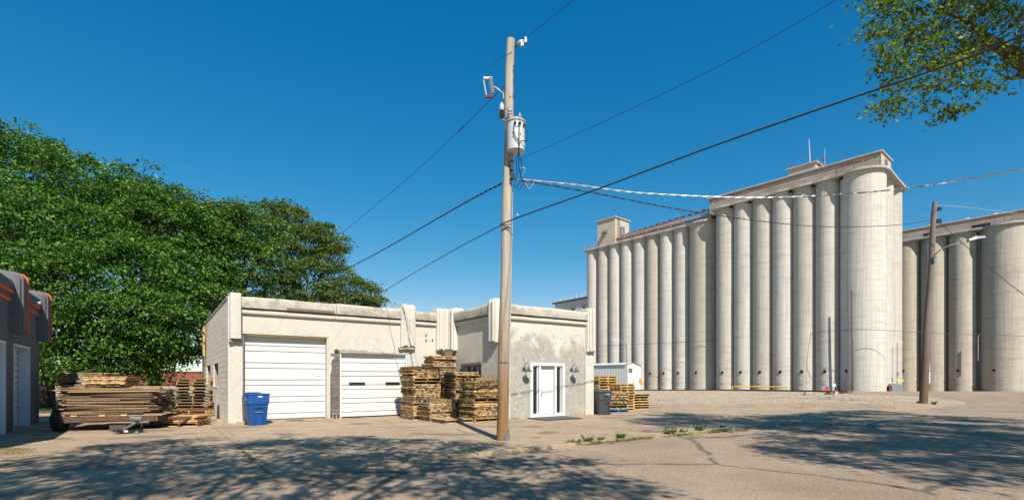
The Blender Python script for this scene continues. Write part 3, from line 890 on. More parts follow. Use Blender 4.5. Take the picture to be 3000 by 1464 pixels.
MB().box(.004,.05,1.5,2.4,0,2.0).build('door', M['shed_metal'], sh)
MB().box(.004,.06,.6,1.5,3.0,3.7).build('louvre', M['steel'], sh)
lp = thing('yard_lamp_post', 'slim grey twin-bracket lamp post beside the white shed', 'lamp post', (17.55,78,terrain(0,78)))
MB().tube([(0,0,-.1),(-.05,0,3.5),(-.12,0,7.1)], [.09,.075,.05], 8).build('pole', M['steel'], lp, smooth=True)
mb = MB(); mb.tube([(-.1,0,6.6),(-.5,0,7.4),(-1.1,0,7.75),(-1.75,0,7.8)], .035, 6); mb.tube([(-.1,0,6.0),(-.45,0,6.9),(-1.0,0,7.6),(-1.2,0,7.75)], .025, 6)
mb.build('bracket', M['steel'], lp)
MB().obox((-2.0,0,7.8),(.6,.22,.14)).build('luminaire', M['shed_metal'], lp, bevel=.03)
sg = thing('warning_sign', 'orange diamond warning sign on a post by the shed', 'sign', (19.3,77,terrain(0,77)), R_(38))
MB().tube([(0,.03,0),(0,.03,1.2)], .03, 6).build('post', M['steel'], sg)
MB().add([(0,0,1.0),(.47,0,1.5),(0,0,2.0),(-.47,0,1.5),(0,.02,1.0),(.47,.02,1.5),(0,.02,2.0),(-.47,.02,1.5)], [(0,1,2,3),(7,6,5,4),(0,4,5,1),(1,5,6,2),(2,6,7,3),(3,7,4,0)]).build('sign_panel', M['sign_orange'], sg)
yr = thing('yellow_guard_rail', 'long low yellow guard rail at the foot of the silos', 'guard rail', (0,0,0))
a = Vector((.4307*75, 75, 0)); c = Vector((.537*69.5, 69.5, 0))
mb = MB(); mb.tube([a+Vector((0,0,terrain(0,75)+.72)), c+Vector((0,0,terrain(0,69.5)+.6))], .085, 6); mb.build('rail', M['yellow'], yr)
for k in (0,.58,1):
    q = a.lerp(c, k); MB().tube([(q.x,q.y,terrain(0,q.y)-.1),(q.x,q.y,terrain(0,q.y)+.66)], .07, 6).build('post', M['yellow'], yr)
bx = thing('utility_cabinet', 'galvanised sloped-top cabinet at the foot of the bright corner silo', 'cabinet', (48.4,64.6,0), R_(-12))
MB().add([(-.6,-.45,0),(.6,-.45,0),(.6,.45,0),(-.6,.45,0),(-.6,-.45,.55),(.6,-.45,.55),(.6,.1,.95),(-.6,.1,.95),(-.6,.45,.95),(.6,.45,.95)], [(0,3,2,1),(0,1,5,4),(4,5,6,7),(7,6,9,8),(1,2,9,6,5),(0,4,7,8,3),(2,3,8,9)]).build('housing', M['steel'], bx)
MB().obox((-.75,0,.35),(.25,.8,.7)).build('side_box', M['rust'], bx, bevel=.02)
ep = thing('electric_meter_riser', 'thin grey conduit with meter box on the corner silo', 'conduit', (50.1,66.6,0))
MB().tube([(0,0,0),(0,0,6.2),(.6,-.2,6.3)], .05, 6).build('conduit', M['steel'], ep)
MB().obox((0,-.1,2.2),(.25,.15,.5)).build('meter_box', M['steel'], ep)
MB().obox((.3,-.1,1.35),(.8,.1,.25)).build('yellow_valve', M['yellow'], ep)

def parked_car():
    t = thing('parked_car', 'small dark car parked in the gap between the silos', 'car', (32.1,83.2,terrain(0,83.2)-.25), R_(-49))
    prof = [(-2,.35),(-2.0,.75),(-1.5,.9),(-.9,1.35),(.5,1.38),(1.15,.95),(1.95,.85),(2.05,.4)]
    mb = MB(); n = len(prof)
    mb.v = [(x,-.8,z) for x,z in prof] + [(x,.8,z) for x,z in prof]
    mb.f = [tuple(range(n)), tuple(range(2*n-1,n-1,-1))] + [(i,(i+1)%n,(i+1)%n+n,i+n) for i in range(n)]
    mb.build('body', M['lamp_metal'], t, bevel=.06)
    MB().add([(-.85,-.815,.95),(1.0,-.815,.95),(.45,-.815,1.3),(-.8,-.815,1.3)], [(0,1,2,3)]).build('side_window', M['glass_dark'], t)
    for x in (-1.25,1.3):
        for y in (-.78,.78):
            MB().tube([(x,y-.1,.32),(x,y+.1,.32)], .32, 16).build('wheel', M['rubber'], t)
parked_car()
# ------------------------------------------------------------------ the white building
def holed_wall(name, mat, parent, L, z0, z1, th, holes, frame, extra_s=(), extra_z=(), jit=0):
    """wall sheet with openings; frame(s, d, z) -> local point, d = depth behind the face"""
    S = sorted(set([0, L] + [h[0] for h in holes] + [h[1] for h in holes] + list(extra_s)))
    Z = sorted(set([z0, z1] + [h[2] for h in holes] + [h[3] for h in holes] + list(extra_z)))
    def solid(i, j):
        if i < 0 or j < 0 or i >= len(S)-1 or j >= len(Z)-1: return False
        sm, zm = (S[i]+S[i+1])/2, (Z[j]+Z[j+1])/2
        return not any(h[0] < sm < h[1] and h[2] < zm < h[3] for h in holes)
    mb = MB()
    def quad(a, b_, c, d): k = len(mb.v); mb.v += [a, b_, c, d]; mb.f.append((k, k+1, k+2, k+3))
    for i in range(len(S)-1):
        for j in range(len(Z)-1):
            if not solid(i, j): continue
            s0, s1, a0, a1 = S[i], S[i+1], Z[j], Z[j+1]
            quad(frame(s0,0,a0), frame(s1,0,a0), frame(s1,0,a1), frame(s0,0,a1))
            quad(frame(s1,th,a0), frame(s0,th,a0), frame(s0,th,a1), frame(s1,th,a1))
            if not solid(i-1, j): quad(frame(s0,th,a0), frame(s0,0,a0), frame(s0,0,a1), frame(s0,th,a1))
            if not solid(i+1, j): quad(frame(s1,0,a0), frame(s1,th,a0), frame(s1,th,a1), frame(s1,0,a1))
            if not solid(i, j-1): quad(frame(s0,th,a0), frame(s1,th,a0), frame(s1,0,a0), frame(s0,0,a0))
            if not solid(i, j+1): quad(frame(s0,0,a1), frame(s1,0,a1), frame(s1,th,a1), frame(s0,th,a1))
    return mb.build(name, mat, parent, recalc=False)

def wob(s, k=0):
    return .5*math.sin(s*2.3+k) + .3*math.sin(s*5.9+k*2.1) + .2*math.sin(s*13.7+k*.7)
def parapet(parent, L, frame, s0=0, ztop=4.45, depth=.34, mat='stucco_top', matb='stucco', seed=0, rnd=.13):
    """rounded parapet cap with two cast bands under it; frame(s, out, z)"""
    cap = [(.0,4.045),(.175,4.045),(.18,4.06)]
    r = rnd
    for k in range(7):
        a = R_(k*15); cap.append((.18 - r + r*math.cos(a), ztop - r + r*math.sin(a)))
    cap += [(-depth, ztop+.01), (-depth, 4.045)]
    n = max(2, int(L/.22))
    def extr(prof, name, mt, amp):
        mb = MB(); m_ = len(prof)
        for i in range(n+1):
            s = s0 + L*i/n
            for j, (o, z) in enumerate(prof):
                q = wob(s, seed + j*.4)
                mb.v.append(frame(s, o + amp*.6*q*(o > .02), z + amp*q*(z > 4.2)))
        for i in range(n):
            for j in range(m_):
                a_ = i*m_+j; c_ = i*m_+(j+1) % m_
                mb.f.append((a_, c_, c_+m_, a_+m_))
        mb.f.append(tuple(range(m_-1,-1,-1))); mb.f.append(tuple(n*m_+j for j in range(m_)))
        return mb.build(name, M[mt], parent, smooth=True, angle=50)
    extr(cap, 'parapet_cap', mat, .018)
    extr([(-.05,3.845),(.09,3.845),(.10,3.855),(.10,3.985),(.09,3.995),(-.05,3.995)], 'band_course', matb, .006)
    extr([(-.06,3.995),(.004,3.995),(.004,4.045),(-.06,4.045)], 'groove_shade_strip', 'mortar', .0)  # darker strip paints a deeper shadow line into the groove

def pilaster(parent, frame, s0, s1, z0, z1, out=.16, ribs=2, mat='stucco', topmat='stucco', r=.15, back=.3, base_mat='old_wood'):
    """round-shouldered pilaster with raised ribs"""
    def prof(o, zb, zt, rr):
        p = [(-back, zb), (o, zb)]
        for k in range(7):
            a = R_(k*15); p.append((o - rr + rr*math.cos(a), zt - rr + rr*math.sin(a)))
        p.append((-back, zt)); return p
    def ex(a, c, o, zb, zt, rr, name, mt, par):
        mb = MB(); P = prof(o, zb, zt, rr); m_ = len(P)
        ww = c - a; bev = min(.022, ww*.16)
        secs = [(a, -.02), (a+bev*.4, -.006), (a+bev, 0), (c-bev, 0), (c-bev*.4, -.006), (c, -.02)]
        for (s, dd) in secs:
            for (q, z) in P:
                mb.v.append(frame(s, q + (dd if q > -.05 else 0), z + (dd*.8 if z > zt-.3 else 0)))
        for i in range(len(secs)-1):
            for j in range(m_):
                a_ = i*m_+j; c_ = i*m_+(j+1) % m_
                mb.f.append((a_, c_, c_+m_, a_+m_))
        mb.f.append(tuple(range(m_-1,-1,-1))); mb.f.append(tuple((len(secs)-1)*m_+j for j in range(m_)))
        return mb.build(name, M[mt], par, smooth=True, angle=45)
    body = ex(s0, s1, out, z0, z1, r, 'pilaster', topmat, parent)
    w = (s1-s0)
    if ribs:
        g = w*.13; rw = (w - g*(ribs+1))/ribs
        for k in range(ribs):
            a = s0 + g + k*(rw+g)
            ex(a, a+rw, out+.065, z0+.05, z1+.03, r+.02, 'pilaster_rib', mat, body)
    return body

wb = thing('white_garage_building', 'peeling cream-white garage building with rounded parapets and two roll-up doors', 'building', P0, TH)
FW = 8.64; WP = -3.92; WW = 4.84; DEP = 12.4; ZW = 4.3
f_main = lambda s, d, z: (s, d, z)
f_mainO = lambda s, o, z: (s, -o, z)
f_ret = lambda u, d, z: (FW + d, -u, z)
f_retO = lambda u, o, z: (FW - o, -u, z)
f_wing = lambda t, d, z: (FW + t, WP + d, z)
f_wingO = lambda t, o, z: (FW + t, WP - o, z)
D1 = (.43, 3.38, 0, 3.15); D2 = (3.81, 6.60, 0, 2.60)
holed_wall('front_wall', M['stucco'], wb, FW - .02, -.05, ZW, .28, [(D1[0],D1[1],-.1,D1[3]), (D2[0],D2[1],-.1,D2[3]), (3.44,3.81,-.1,2.72)], f_main)
holed_wall('return_wall', M['stucco'], wb, -WP - .03, -.05, ZW, .28, [(1.16,2.6,1.35,2.2)], lambda u, d, z: (FW + d, -u - .0, z))
EN = (1.46, 3.25)
holed_wall('entry_wall', M['stucco_wing'], wb, WW, -.05, ZW, .28, [(EN[0],EN[1],-.1,2.2)], f_wing)
MB().box(FW+WW-.28, FW+WW, WP+.285, DEP, -.05, ZW).build('right_wall', M['stucco'], wb)
MB().box(.3, FW+WW-.3, DEP-.25, DEP-.002, -.05, ZW).build('back_wall', M['stucco'], wb)
MB().prism([(.3,.3),(FW+.3,.3),(FW+.3,WP+.3),(FW+WW-.3,WP+.3),(FW+WW-.3,DEP-.3),(.3,DEP-.3)], 3.98, 4.08).build('roof', M['roofing'], wb)
MB().box(.3, FW+WW-.3, 1.5, 1.6, 0, 3.9).build('inner_partition', M['dark'], wb)

# parapets, with the newer squarer stretch over the big door
parapet(wb, 3.28, f_mainO, .33, 4.43, mat='stucco_top', seed=1, rnd=.06)
parapet(wb, 2.65, f_mainO, 3.63, 4.45, seed=2)
parapet(wb, .98, f_mainO, 6.91, 4.42, seed=3, mat='stucco_top')
parapet(wb, 2.8, f_retO, .62, 4.45, seed=4)
parapet(wb, WW-.86, f_wingO, .42, 4.42, seed=5)
MB().box(FW+WW-.34, FW+WW+.05, WP+.3, DEP, ZW, 4.42).build('side_parapet', M['stucco_top'], wb)
MB().box(.3, FW+WW-.35, DEP-.3, DEP+.03, ZW, 4.40).build('back_parapet', M['stucco_top'], wb)
for q in ((1.85,3.55),):
    MB().box(q[0], q[1], -.196, -.02, 4.06, 4.145).build('fascia_board', M['old_wood'], wb)
# pilasters
pilaster(wb, f_mainO, .02, .36, 2.95, 4.53, .25, 0, r=.05)
pilaster(wb, f_mainO, 6.27, 6.90, 2.89, 4.64, .17, 2)
pilaster(wb, f_mainO, 7.90, 8.50, 2.80, 4.60, .18, 2)
pilaster(wb, f_retO, .12, .62, 2.78, 4.60, .18, 2)
pilaster(wb, f_retO, 3.42, 3.90, 2.95, 4.60, .17, 2)
pilaster(wb, f_wingO, .02, .42, 0.02, 4.62, .16, 0, topmat='stucco')
pilaster(wb, f_wingO, WW-.44, WW+.02, 2.70, 4.56, .17, 2)
MB().box(FW+WW-.46, FW+WW+.03, WP-.05, WP-.002, 0.0, 2.70).build('corner_pier', M['stucco'], wb, bevel=.02)
for (s, z) in ((.19,2.9),(6.58,2.85)):     # broken lower ends
    w = .16 if s < 1 else .3
    for k in range(5):
        MB().obox((s - w + k*w/2.2, -.07 - rng.uniform(0,.05), z - rng.uniform(0,.04)), (w*.6, .12, .1), rng.uniform(-.4,.4)).build('spalled_chunk', M['mortar'], wb)
MB().lathe([(.34,.0),(.30,-.05),(.17,-.25),(.12,-.32)], 10, (8.42,-.22,2.78)).build('pilaster_corbel', M['mortar'], wb)

# block side wall, laid in courses
cs = .2; bl = .405
holes = [(3.5,5.45,1.25,2.18),(7.2,9.3,1.25,2.18)]
holed_wall('block_backing', M['mortar'], wb, DEP - .03, -.05, 4.30, .2, [(h[0],h[1],h[2],h[3]) for h in holes], lambda u, d, z: (.022 + d, u + .02, z))
blk = MB().box(-.025,.012,-.5,.5,-.5,.5)
bme = bpy.data.meshes.new('block'); bme.from_pydata(blk.v, [], blk.f); bme.materials.append(M['block'])
nb = 0; far = MB()
for rw in range(22):
    z = rw*cs; u = 0.0 if rw % 2 == 0 else -bl/2
    while u < DEP:
        a = max(u, 0.03); c = min(u+bl, DEP); u += bl
        zt = min(z+cs, 4.36)
        parts_ = [(a, c)]
        for h in holes:
            if z+.02 < h[3] and z+cs-.02 > h[2]:
                parts_ = [x for (p, q) in parts_ for x in ((p, min(q, h[0])), (max(p, h[1]), q)) if x[1]-x[0] > .04]
        for (p, q) in parts_:
            if nb < 300 and p < 6.2:
                o = link('block', bme, wb, (0, (p+q)/2, (z+zt)/2)); o.scale = (1, q-p-.012, zt-z-.011); nb += 1
            else:
                far.box(-.025,.012,p+.006,q-.006,z+.005,zt-.006)
o = far.build('block_courses', M['block'], wb); o['kind'] = 'stuff'
MB().box(-.05,.3,.1,DEP+.02,4.36,4.43).build('coping', M['stucco_top'], wb)
MB().box(-.026,.31,-.001,.09,0,4.4).build('corner_quoin', M['stucco'], wb)
for h in holes:
    w = MB().box(.16,.19,h[0],h[1],h[2],h[3]).build('window', M['glass_dark'], wb)
    mb = MB(); mb.box(.13,.158,h[0],h[0]+.06,h[2],h[3]).box(.13,.158,h[1]-.06,h[1],h[2],h[3])
    for k in (1/3,2/3): m_ = h[0]+(h[1]-h[0])*k; mb.box(.135,.158,m_-.02,m_+.02,h[2],h[3])
    mb.box(.135,.158,h[0],h[1],(h[2]+h[3])/2-.015,(h[2]+h[3])/2+.015)
    mb.build('window_frame', M['rust'], w)
    MB().box(-.04,.13,h[0]-.05,h[1]+.05,h[2]-.07,h[2]).build('sill', M['block'], w)
MB().tube([(-.12,9.6,2.7),(-.12,9.6,4.1),(-.04,9.5,4.2)], .06, 8).build('downpipe', M['pipe_yellow'], wb, smooth=True)

# return-wall window
w = MB().box(FW+.16,FW+.19,-2.6,-1.16,1.35,2.2).build('window', M['glass_grey'], wb)
mb = MB()
for v in (-2.57,-2.12,-1.65,-1.19): mb.box(FW+.11,FW+.158,v-.03,v+.03,1.35,2.12)
mb.box(FW+.11,FW+.158,-2.6,-1.16,1.35,1.4)
mb.build('window_frame', M['white_paint'], w)
MB().obox((FW-.03,-1.88,2.16),(.1,1.6,.1), m=Matrix.Rotation(R_(-2),3,'X')).build('window_lintel', M['old_wood'], w)

# roll-up doors
def garage_door(D, y, lines, zb=.03, label=None):
    d = MB().box(D[0]-.0,D[1]+.0,y+.05,y+.09,0,D[3]+.1).build('garage_door', M['dark'], wb)
    if label: d['label'] = label
    zs = [zb]
    for st in lines:
        if zs[-1] + st > D[3]-.02: break
        zs.append(zs[-1] + st)
    zs.append(D[3] + .06)
    for a, c in zip(zs[:-1], zs[1:]):
        mb = MB(); x0, x1 = D[0]+.05, D[1]-.05
        g = .009
        mb.add([(x0,y+.048,a+g),(x1,y+.048,a+g),(x1,y+.048,c-g),(x0,y+.048,c-g),(x0,y+.012,a+g),(x1,y+.012,a+g),(x1,y,a+g+.02),(x0,y,a+g+.02),(x1,y,c-g-.02),(x0,y,c-g-.02),(x1,y+.012,c-g),(x0,y+.012,c-g)],
            [(0,1,5,4),(4,5,6,7),(7,6,8,9),(9,8,10,11),(11,10,2,3),(0,4,7,9,11,3),(1,2,10,8,6,5),(0,3,2,1)])
        mb.build('door_panel', M['door_white'], d)
    return d
gd1 = garage_door(D1, .27, [.20,.42]*8, .07, 'taller white roll-up garage door')
gd2 = garage_door(D2, .16, [.19,.345]*8, .05, 'lower white roll-up door with two slot windows')
for (x0, x1) in ((4.22,4.83),(5.72,6.30)):
    w = MB().box(x0,x1,.146,.152,1.32,1.405).build('slot_window', M['glass_dark'], gd2)
    mb = MB(); mb.box(x0-.02,x1+.02,.138,.15,1.405,1.42).box(x0-.02,x1+.02,.138,.15,1.305,1.32).box(x0-.02,x0,.138,.15,1.32,1.405).box(x1,x1+.02,.138,.15,1.32,1.405)
    mb.build('slot_frame', M['lamp_metal'], w)
mb = MB(); mb.box(3.02,3.17,.263,.267,1.58,1.66); pl = mb.build('door_label', M['white_print'], gd1)
mb = MB()
for (x0,x1,z0,z1) in ((3.02,3.17,1.645,1.66),(3.02,3.17,1.58,1.584),(3.02,3.025,1.58,1.66),(3.165,3.17,1.58,1.66),(3.09,3.094,1.58,1.64),(3.05,3.14,1.628,1.634)): mb.box(x0,x1,  .260,.2625,z0,z1)
mb.build('label_print', M['ink'], pl)
# jambs, header boards, worn threshold
MB().box(D1[0],D1[0]+.05,.06,.33,0,D1[3]).build('door_jamb', M['old_wood'], wb)
MB().box(D1[1]-.06,D1[1],.03,.33,0,D1[3]).build('door_jamb', M['stucco'], wb)
MB().box(D1[0]+.05,D1[1]-.06,.04,.18,D1[3]-.05,D1[3]).build('header_board', M['pipe_yellow'], wb)
MB().box(D2[0],D2[0]+.05,.03,.22,0,D2[3]).build('door_jamb', M['white_paint'], wb)
MB().box(D2[1]-.06,D2[1],.03,.22,0,D2[3]).build('door_jamb', M['white_paint'], wb)
MB().box(D2[0]+.05,D2[1]-.06,.02,.14,D2[3]-.04,D2[3]).build('header_board', M['white_paint'], wb)
MB().box(D1[0]-.2,D1[1]+.1,-.18,.3,-.02,.055).build('threshold', M['concrete'], wb, bevel=.015)
# torn stucco hanging over the lower door
mb = MB(); n = 26; r2 = random.Random(5)
for i in range(n+1):
    x = D2[0]+.01 + (2.2)*i/n; dz = .015 + r2.random()*.05 + (.05 if i < 14 else .0)
    mb.v += [(x,-.014,2.60+dz),(x,.02,2.60+dz),(x,-.014,2.58 - .02*r2.random()),(x,.02,2.58-.01)]
for i in range(n):
    a = i*4; mb.f += [(a,a+4,a+6,a+2),(a,a+1,a+5,a+4),(a+2,a+6,a+7,a+3)]
mb.build('torn_stucco_edge', M['mortar'], wb, recalc=False)
# exposed lath post between the doors
MB().box(3.46,3.80,.10,.27,0,2.72).build('post_core', M['dull_wood'], wb)
z = .16; k = 0
while z < 2.66:
    hgt = rng.uniform(.085,.15); zz = min(z+hgt, 2.70)
    x0 = 3.46 + rng.uniform(-.02,.015); x1 = 3.805
    MB().obox(((x0+x1)/2, .045 + rng.uniform(-.008,.008), (z+zz)/2), (x1-x0, .09, zz-z-.008), rng.uniform(-.03,.03)).build('lath_board', M['old_wood'], wb)
    z = zz
for k in range(4): MB().obox((3.54+.07*k, .06, .075), (.05,.1,.15), rng.uniform(-.2,.2)).build('broken_brick', M['rust'] if k % 2 else M['mortar'], wb)
MB().tube([(3.455,-.01,.3),(3.46,-.015,1.2),(3.45,.0,1.75)], .018, 6).build('rusty_pipe', M['rust'], wb)
# ragged stucco flank of that post
mb = MB(); n = 22
for i in range(n+1):
    z = .05 + 2.85*i/n
    xr = 3.41 + .04*r2.random() + (.05 if z > 1.6 else 0) + (.10 if z > 2.35 else 0)
    mb.v += [(3.385,-.006,z),(xr,-.006,z),(xr,.05,z)]
for i in range(n):
    a = i*3; mb.f += [(a,a+1,a+4,a+3),(a+1,a+2,a+5,a+4)]
mb.build('ragged_stucco_edge', M['stucco'], wb, recalc=False)
mb = MB(); mb.box(3.43,3.82,-.004,.06,2.86,3.0)
MB().lathe([(0,-.05),(.05,-.05),(.06,0),(.05,.05),(0,.05)],10,(3.67,-.03,2.66),caps=False).build('old_insulator', M['rust'], wb)
mb = MB()
for i in range(30):
    mb.box(3.43+.39*i/30, 3.43+.39*(i+1)/30, -.008, .05, 2.70 - .06*r2.random(), 2.74)
mb.build('stucco_fringe', M['stucco'], wb)

# entry: white frame, slab door, two dark sidelights
en = MB().box(FW+EN[0], FW+EN[1], WP+.20, WP+.27, 0, 2.2).build('entry_door_surround', M['white_paint'], wb)
def eb(name, mat, t0, t1, d0, d1, z0, z1, par=en, bev=0): return MB().box(FW+t0, FW+t1, WP+d0, WP+d1, z0, z1).build(name, M[mat], par, bevel=bev)
t0, t1 = EN
for (a, c, z0, z1) in ((t0,t0+.13,0,2.2),(t1-.13,t1,0,2.2),(t0+.13,t1-.13,2.08,2.2)):
    eb('surround_board','white_paint',a,c,-.035,.10,z0,z1,bev=.008)
dl, dr = t0+.44, t1-.44-.0
eb('mullion','white_paint',dl,dl+.09,-.02,.16,.1,2.08); eb('mullion','white_paint',dr-.09,dr,-.02,.16,.1,2.08)
eb('apron_board','white_paint',t0+.13,dl,-.02,.18,0,.16); eb('apron_board','white_paint',dr,t1-.13,-.02,.18,0,.16)
for (a, c) in ((t0+.15,dl-.06),(dr+.02,t1-.19)):
    g = eb('sidelight','glass_dark',a,c,.10,.13,.18,2.03)
    eb('sidelight_bead','white_paint',c,c+.035,.03,.14,.16,2.06,g); eb('sidelight_bead','white_paint',a-.018,a,.03,.14,.16,2.06,g)
    eb('sidelight_bead','white_paint',a,c,.03,.14,2.03,2.078,g)
door = eb('entry_door','white_paint',dl+.09,dr-.09,.115,.16,.11,2.07)
eb('door_step','white_paint',dl+.0,dr-.0,-.06,.14,.0,.10,bev=.012)
eb('threshold_strip','steel',dl+.09,dr-.09,.02,.12,.10,.118)
mb = MB(); x = FW+dl+.17
mb.lathe([(0,0),(.032,0),(.032,.015),(0,.02)],14,(x,WP+.112,1.10),Matrix.Rotation(R_(90),3,'X'),caps=False)
mb.tube([(x,WP+.10,.98),(x,WP+.05,.96),(x,WP+.045,.85),(x,WP+.10,.80)], .012, 8)
mb.lathe([(0,0),(.024,0),(.024,.015),(0,.018)],12,(x,WP+.112,.80),Matrix.Rotation(R_(90),3,'X'),caps=False)
mb.build('door_handle', M['black_iron'], door, smooth=True)
for (t, z) in ((.5,3.2),(1.0,3.18),(1.75,3.15),(3.3,3.1),(1.15,2.3),(3.7,2.33)):
    MB().lathe([(0,0),(.02,0),(.02,.012),(0,.014)],8,(FW+t,WP-.001,z),Matrix.Rotation(R_(90),3,'X'),caps=False).build('rusty_bolt', M['rust'], wb)
for (s, z) in ((7.45,3.42),(7.45,3.2),(7.75,3.22)):
    MB().obox((s,-.005,z),(.05,.03,.1),0).build('broken_anchor', M['dull_wood'], wb)

# gooseneck lamps: they hang on the wall, so each is its own thing
def wall_lamp(t, label):
    p = W(FW + t, WP, 1.93)
    o = thing('gooseneck_lamp', label, 'wall lamp', p, TH, 'gooseneck lamps beside the entry door')
    MB().lathe([(0,0),(.085,0),(.08,.02),(.03,.035),(0,.035)],20,(0,-.001,0),Matrix.Rotation(R_(90),3,'X'),caps=False).build('wall_plate', M['lamp_metal'], o, smooth=True)
    arc = [(0,-.02,0),(0,-.06,.02)] + [(0,-.19+.13*math.cos(a),.10+.13*math.sin(a)) for a in np.linspace(R_(170),R_(0),12)][::1]
    pts = [Vector((0,-.02,0)), Vector((0,-.05,.03)), Vector((0,-.065,.10))]
    for a in np.linspace(R_(180), R_(0), 11): pts.append(Vector((0,-.18 + -.115*-math.cos(a)*1.0*(-1) , .12 + .115*math.sin(a))))
    pts2 = [Vector((0,-.02,0)), Vector((0,-.05,.02))] + [Vector((0,-.185 + .125*math.cos(a), .10 + .125*math.sin(a))) for a in np.linspace(R_(0), R_(180), 12)] + [Vector((0,-.31,.06))]
    MB().tube(pts2, .010, 8).build('gooseneck_arm', M['lamp_metal'], o, smooth=True)
    sh = MB().lathe([(.018,.09),(.035,.085),(.045,.02),(.09,-.045),(.155,-.085),(.16,-.10),(.15,-.10),(.085,-.055),(.035,.0),(.02,.07)],24,(0,-.31,.0),caps=False).build('lamp_shade', M['lamp_metal'], o, smooth=True, angle=70)
    MB().lathe([(0,-.06),(.03,-.05),(.035,-.02),(.02,.01),(0,.01)],12,(0,-.31,0),caps=False).build('bulb', M['white_paint'], sh, smooth=True)
wall_lamp(1.16, 'gooseneck wall lamp left of the white entry door')
wall_lamp(3.62, 'gooseneck wall lamp right of the white entry door')

# door mat
mq = [GR(1546,1227), GR(1599,1233.5), GR(1705,1227.5), GR(1647,1220.5)]
dm = thing('door_mat', 'flat dark grey rubber mat in front of the entry door', 'mat', (mq[0]+mq[2])/2 + Vector((0,0,.016)))
cc = (mq[0]+mq[2])/2
mb = MB(); mb.prism([(p.x-cc.x,p.y-cc.y) for p in mq], .003, .018); mb.build('mat_sheet', M['mat'], dm)
mb = MB()
q = [Vector((p.x-cc.x,p.y-cc.y,.02)) for p in mq]
mb.tube(q+[q[0]], .012, 6, caps=False); mb.build('mat_rim', M['rubber'], dm)

# ------------------------------------------------------------------ wheeled bins
def bin_shell(w0, d0, w1, d1, h, lip, mat, root, open_top):
    """tapering wheelie-bin body: front is -y"""
    def ring(w, d, z, r=.05):
        pts = []
        for (sx, sy, a0) in ((1,1,0),(-1,1,90),(-1,-1,180),(1,-1,270)):
            for k in range(4):
                a = R_(a0 + k*30); pts.append((sx*(w/2-r) + r*math.cos(a), sy*(d/2-r) + r*math.sin(a), z))
        return pts
    secs = [ring(w0-.02,d0-.02,.015), ring(w0,d0,.05), ring(w0+(w1-w0)*.62,d0+(d1-d0)*.62,h*.64), ring(w1-.045,d1-.05,h*.66+.02), ring(w1,d1,h*.69), ring(w1+.01,d1+.01,h*.96)]
    secs += [ring(w1+lip,d1+lip,h*.965), ring(w1+lip,d1+lip,h)]
    if open_top: secs += [ring(w1-.03,d1-.03,h), ring(w1-.06,d1-.06,h*.7), ring(w0-.06,d0-.06,.12)]
    mb = MB(); n = 16
    for s in secs: mb.v += s
    for i in range(len(secs)-1):
        for j in range(n):
            a = i*n+j; c = i*n+(j+1)%n; mb.f.append((a,c,c+n,a+n))
    mb.f.append(tuple(range(n-1,-1,-1))); mb.f.append(tuple((len(secs)-1)*n+j for j in range(n)))
    return mb.build('body', mat, root, smooth=True, angle=32)
def bin_wheels(root, w, d):
    for s in (-1,1):
        wh = MB().lathe([(.0,-.035),(.10,-.035),(.115,-.02),(.115,.02),(.10,.035),(0,.035)],18,(s*(w/2+.0),d/2+.02,.115),Matrix.Rotation(R_(90),3,'Y'),caps=False).build('wheel', M['rubber'], root, smooth=True)
        MB().lathe([(0,-.04),(.05,-.04),(.05,.04),(0,.04)],12,(s*(w/2),d/2+.02,.115),Matrix.Rotation(R_(90),3,'Y'),caps=False).build('hub', M['steel'], wh)
    MB().tube([(-w/2,d/2+.02,.115),(w/2,d/2+.02,.115)], .012, 6).build('axle', M['steel'], root)
bb = thing('blue_recycling_bin', 'open blue wheeled bin with its grey lid hanging behind', 'bin', GR(742,1247)+Vector((0,.2,0)), R_(40))
body = bin_shell(.52,.50,.66,.70,1.06,.05,M['blue_bin'],bb,True)
bin_wheels(bb,.50,.52)
MB().obox((0,.50,.58),(.64,.05,.80), m=Matrix.Rotation(R_(-7),3,'X')).build('lid', M['bin_grey'], bb, bevel=.02)
mb = MB(); mb.tube([(-.28,.40,1.05),(-.2,.44,1.08),(.2,.44,1.08),(.28,.40,1.05)], .022, 8); mb.build('rear_handle', M['blue_bin'], bb, smooth=True)
MB().tube([(-.13,-.318,.455),(.13,-.318,.455)], .014, 8).build('lift_bar', M['steel'], bb)
mb = MB(); mb.box(-.15,-.125,-.335,-.24,.05,.78).box(.125,.15,-.335,-.24,.05,.78); mb.build('pocket_rib', M['blue_bin'], bb, bevel=.006)
MB().box(-.125,.125,-.345,-.30,.60,.615).build('pocket_ledge', M['blue_bin'], bb)
MB().box(-.125,.125,-.34,-.25,.76,.775).build('pocket_ledge', M['blue_bin'], bb)
lab = MB().box(-.03,.10,-.366,-.362,.955,.985).build('white_sticker', M['white_print'], bb)
tx = text_part('bin_number', '2016', .075, M['white_print'], bb, Matrix.Translation((-.339,-.12,.88)) @ Matrix.Rotation(R_(-90),4,'Z') @ Matrix.Rotation(R_(90),4,'X'))
kb = thing('black_trash_bin', 'charcoal wheeled bin with closed lid at the corner of the entry wing', 'bin', GR(1766,1216)+Vector((0,.32,0)), R_(17))
bin_shell(.50,.56,.62,.72,.98,.03,M['black_bin'],kb,False)
bin_wheels(kb,.50,.58)
mb = MB(); mb.add([(-.35,-.41,.985),(.35,-.41,.985),(.35,.40,.985),(-.35,.40,.985),(-.34,-.40,1.04),(.34,-.40,1.04),(.33,.36,1.085),(-.33,.36,1.085)], [(0,3,2,1),(4,5,6,7),(0,1,5,4),(1,2,6,5),(2,3,7,6),(3,0,4,7)])
mb.build('lid', M['black_bin'], kb, bevel=.02)
MB().tube([(-.25,.42,1.0),(.25,.42,1.0)], .02, 8).build('handle', M['black_bin'], kb)
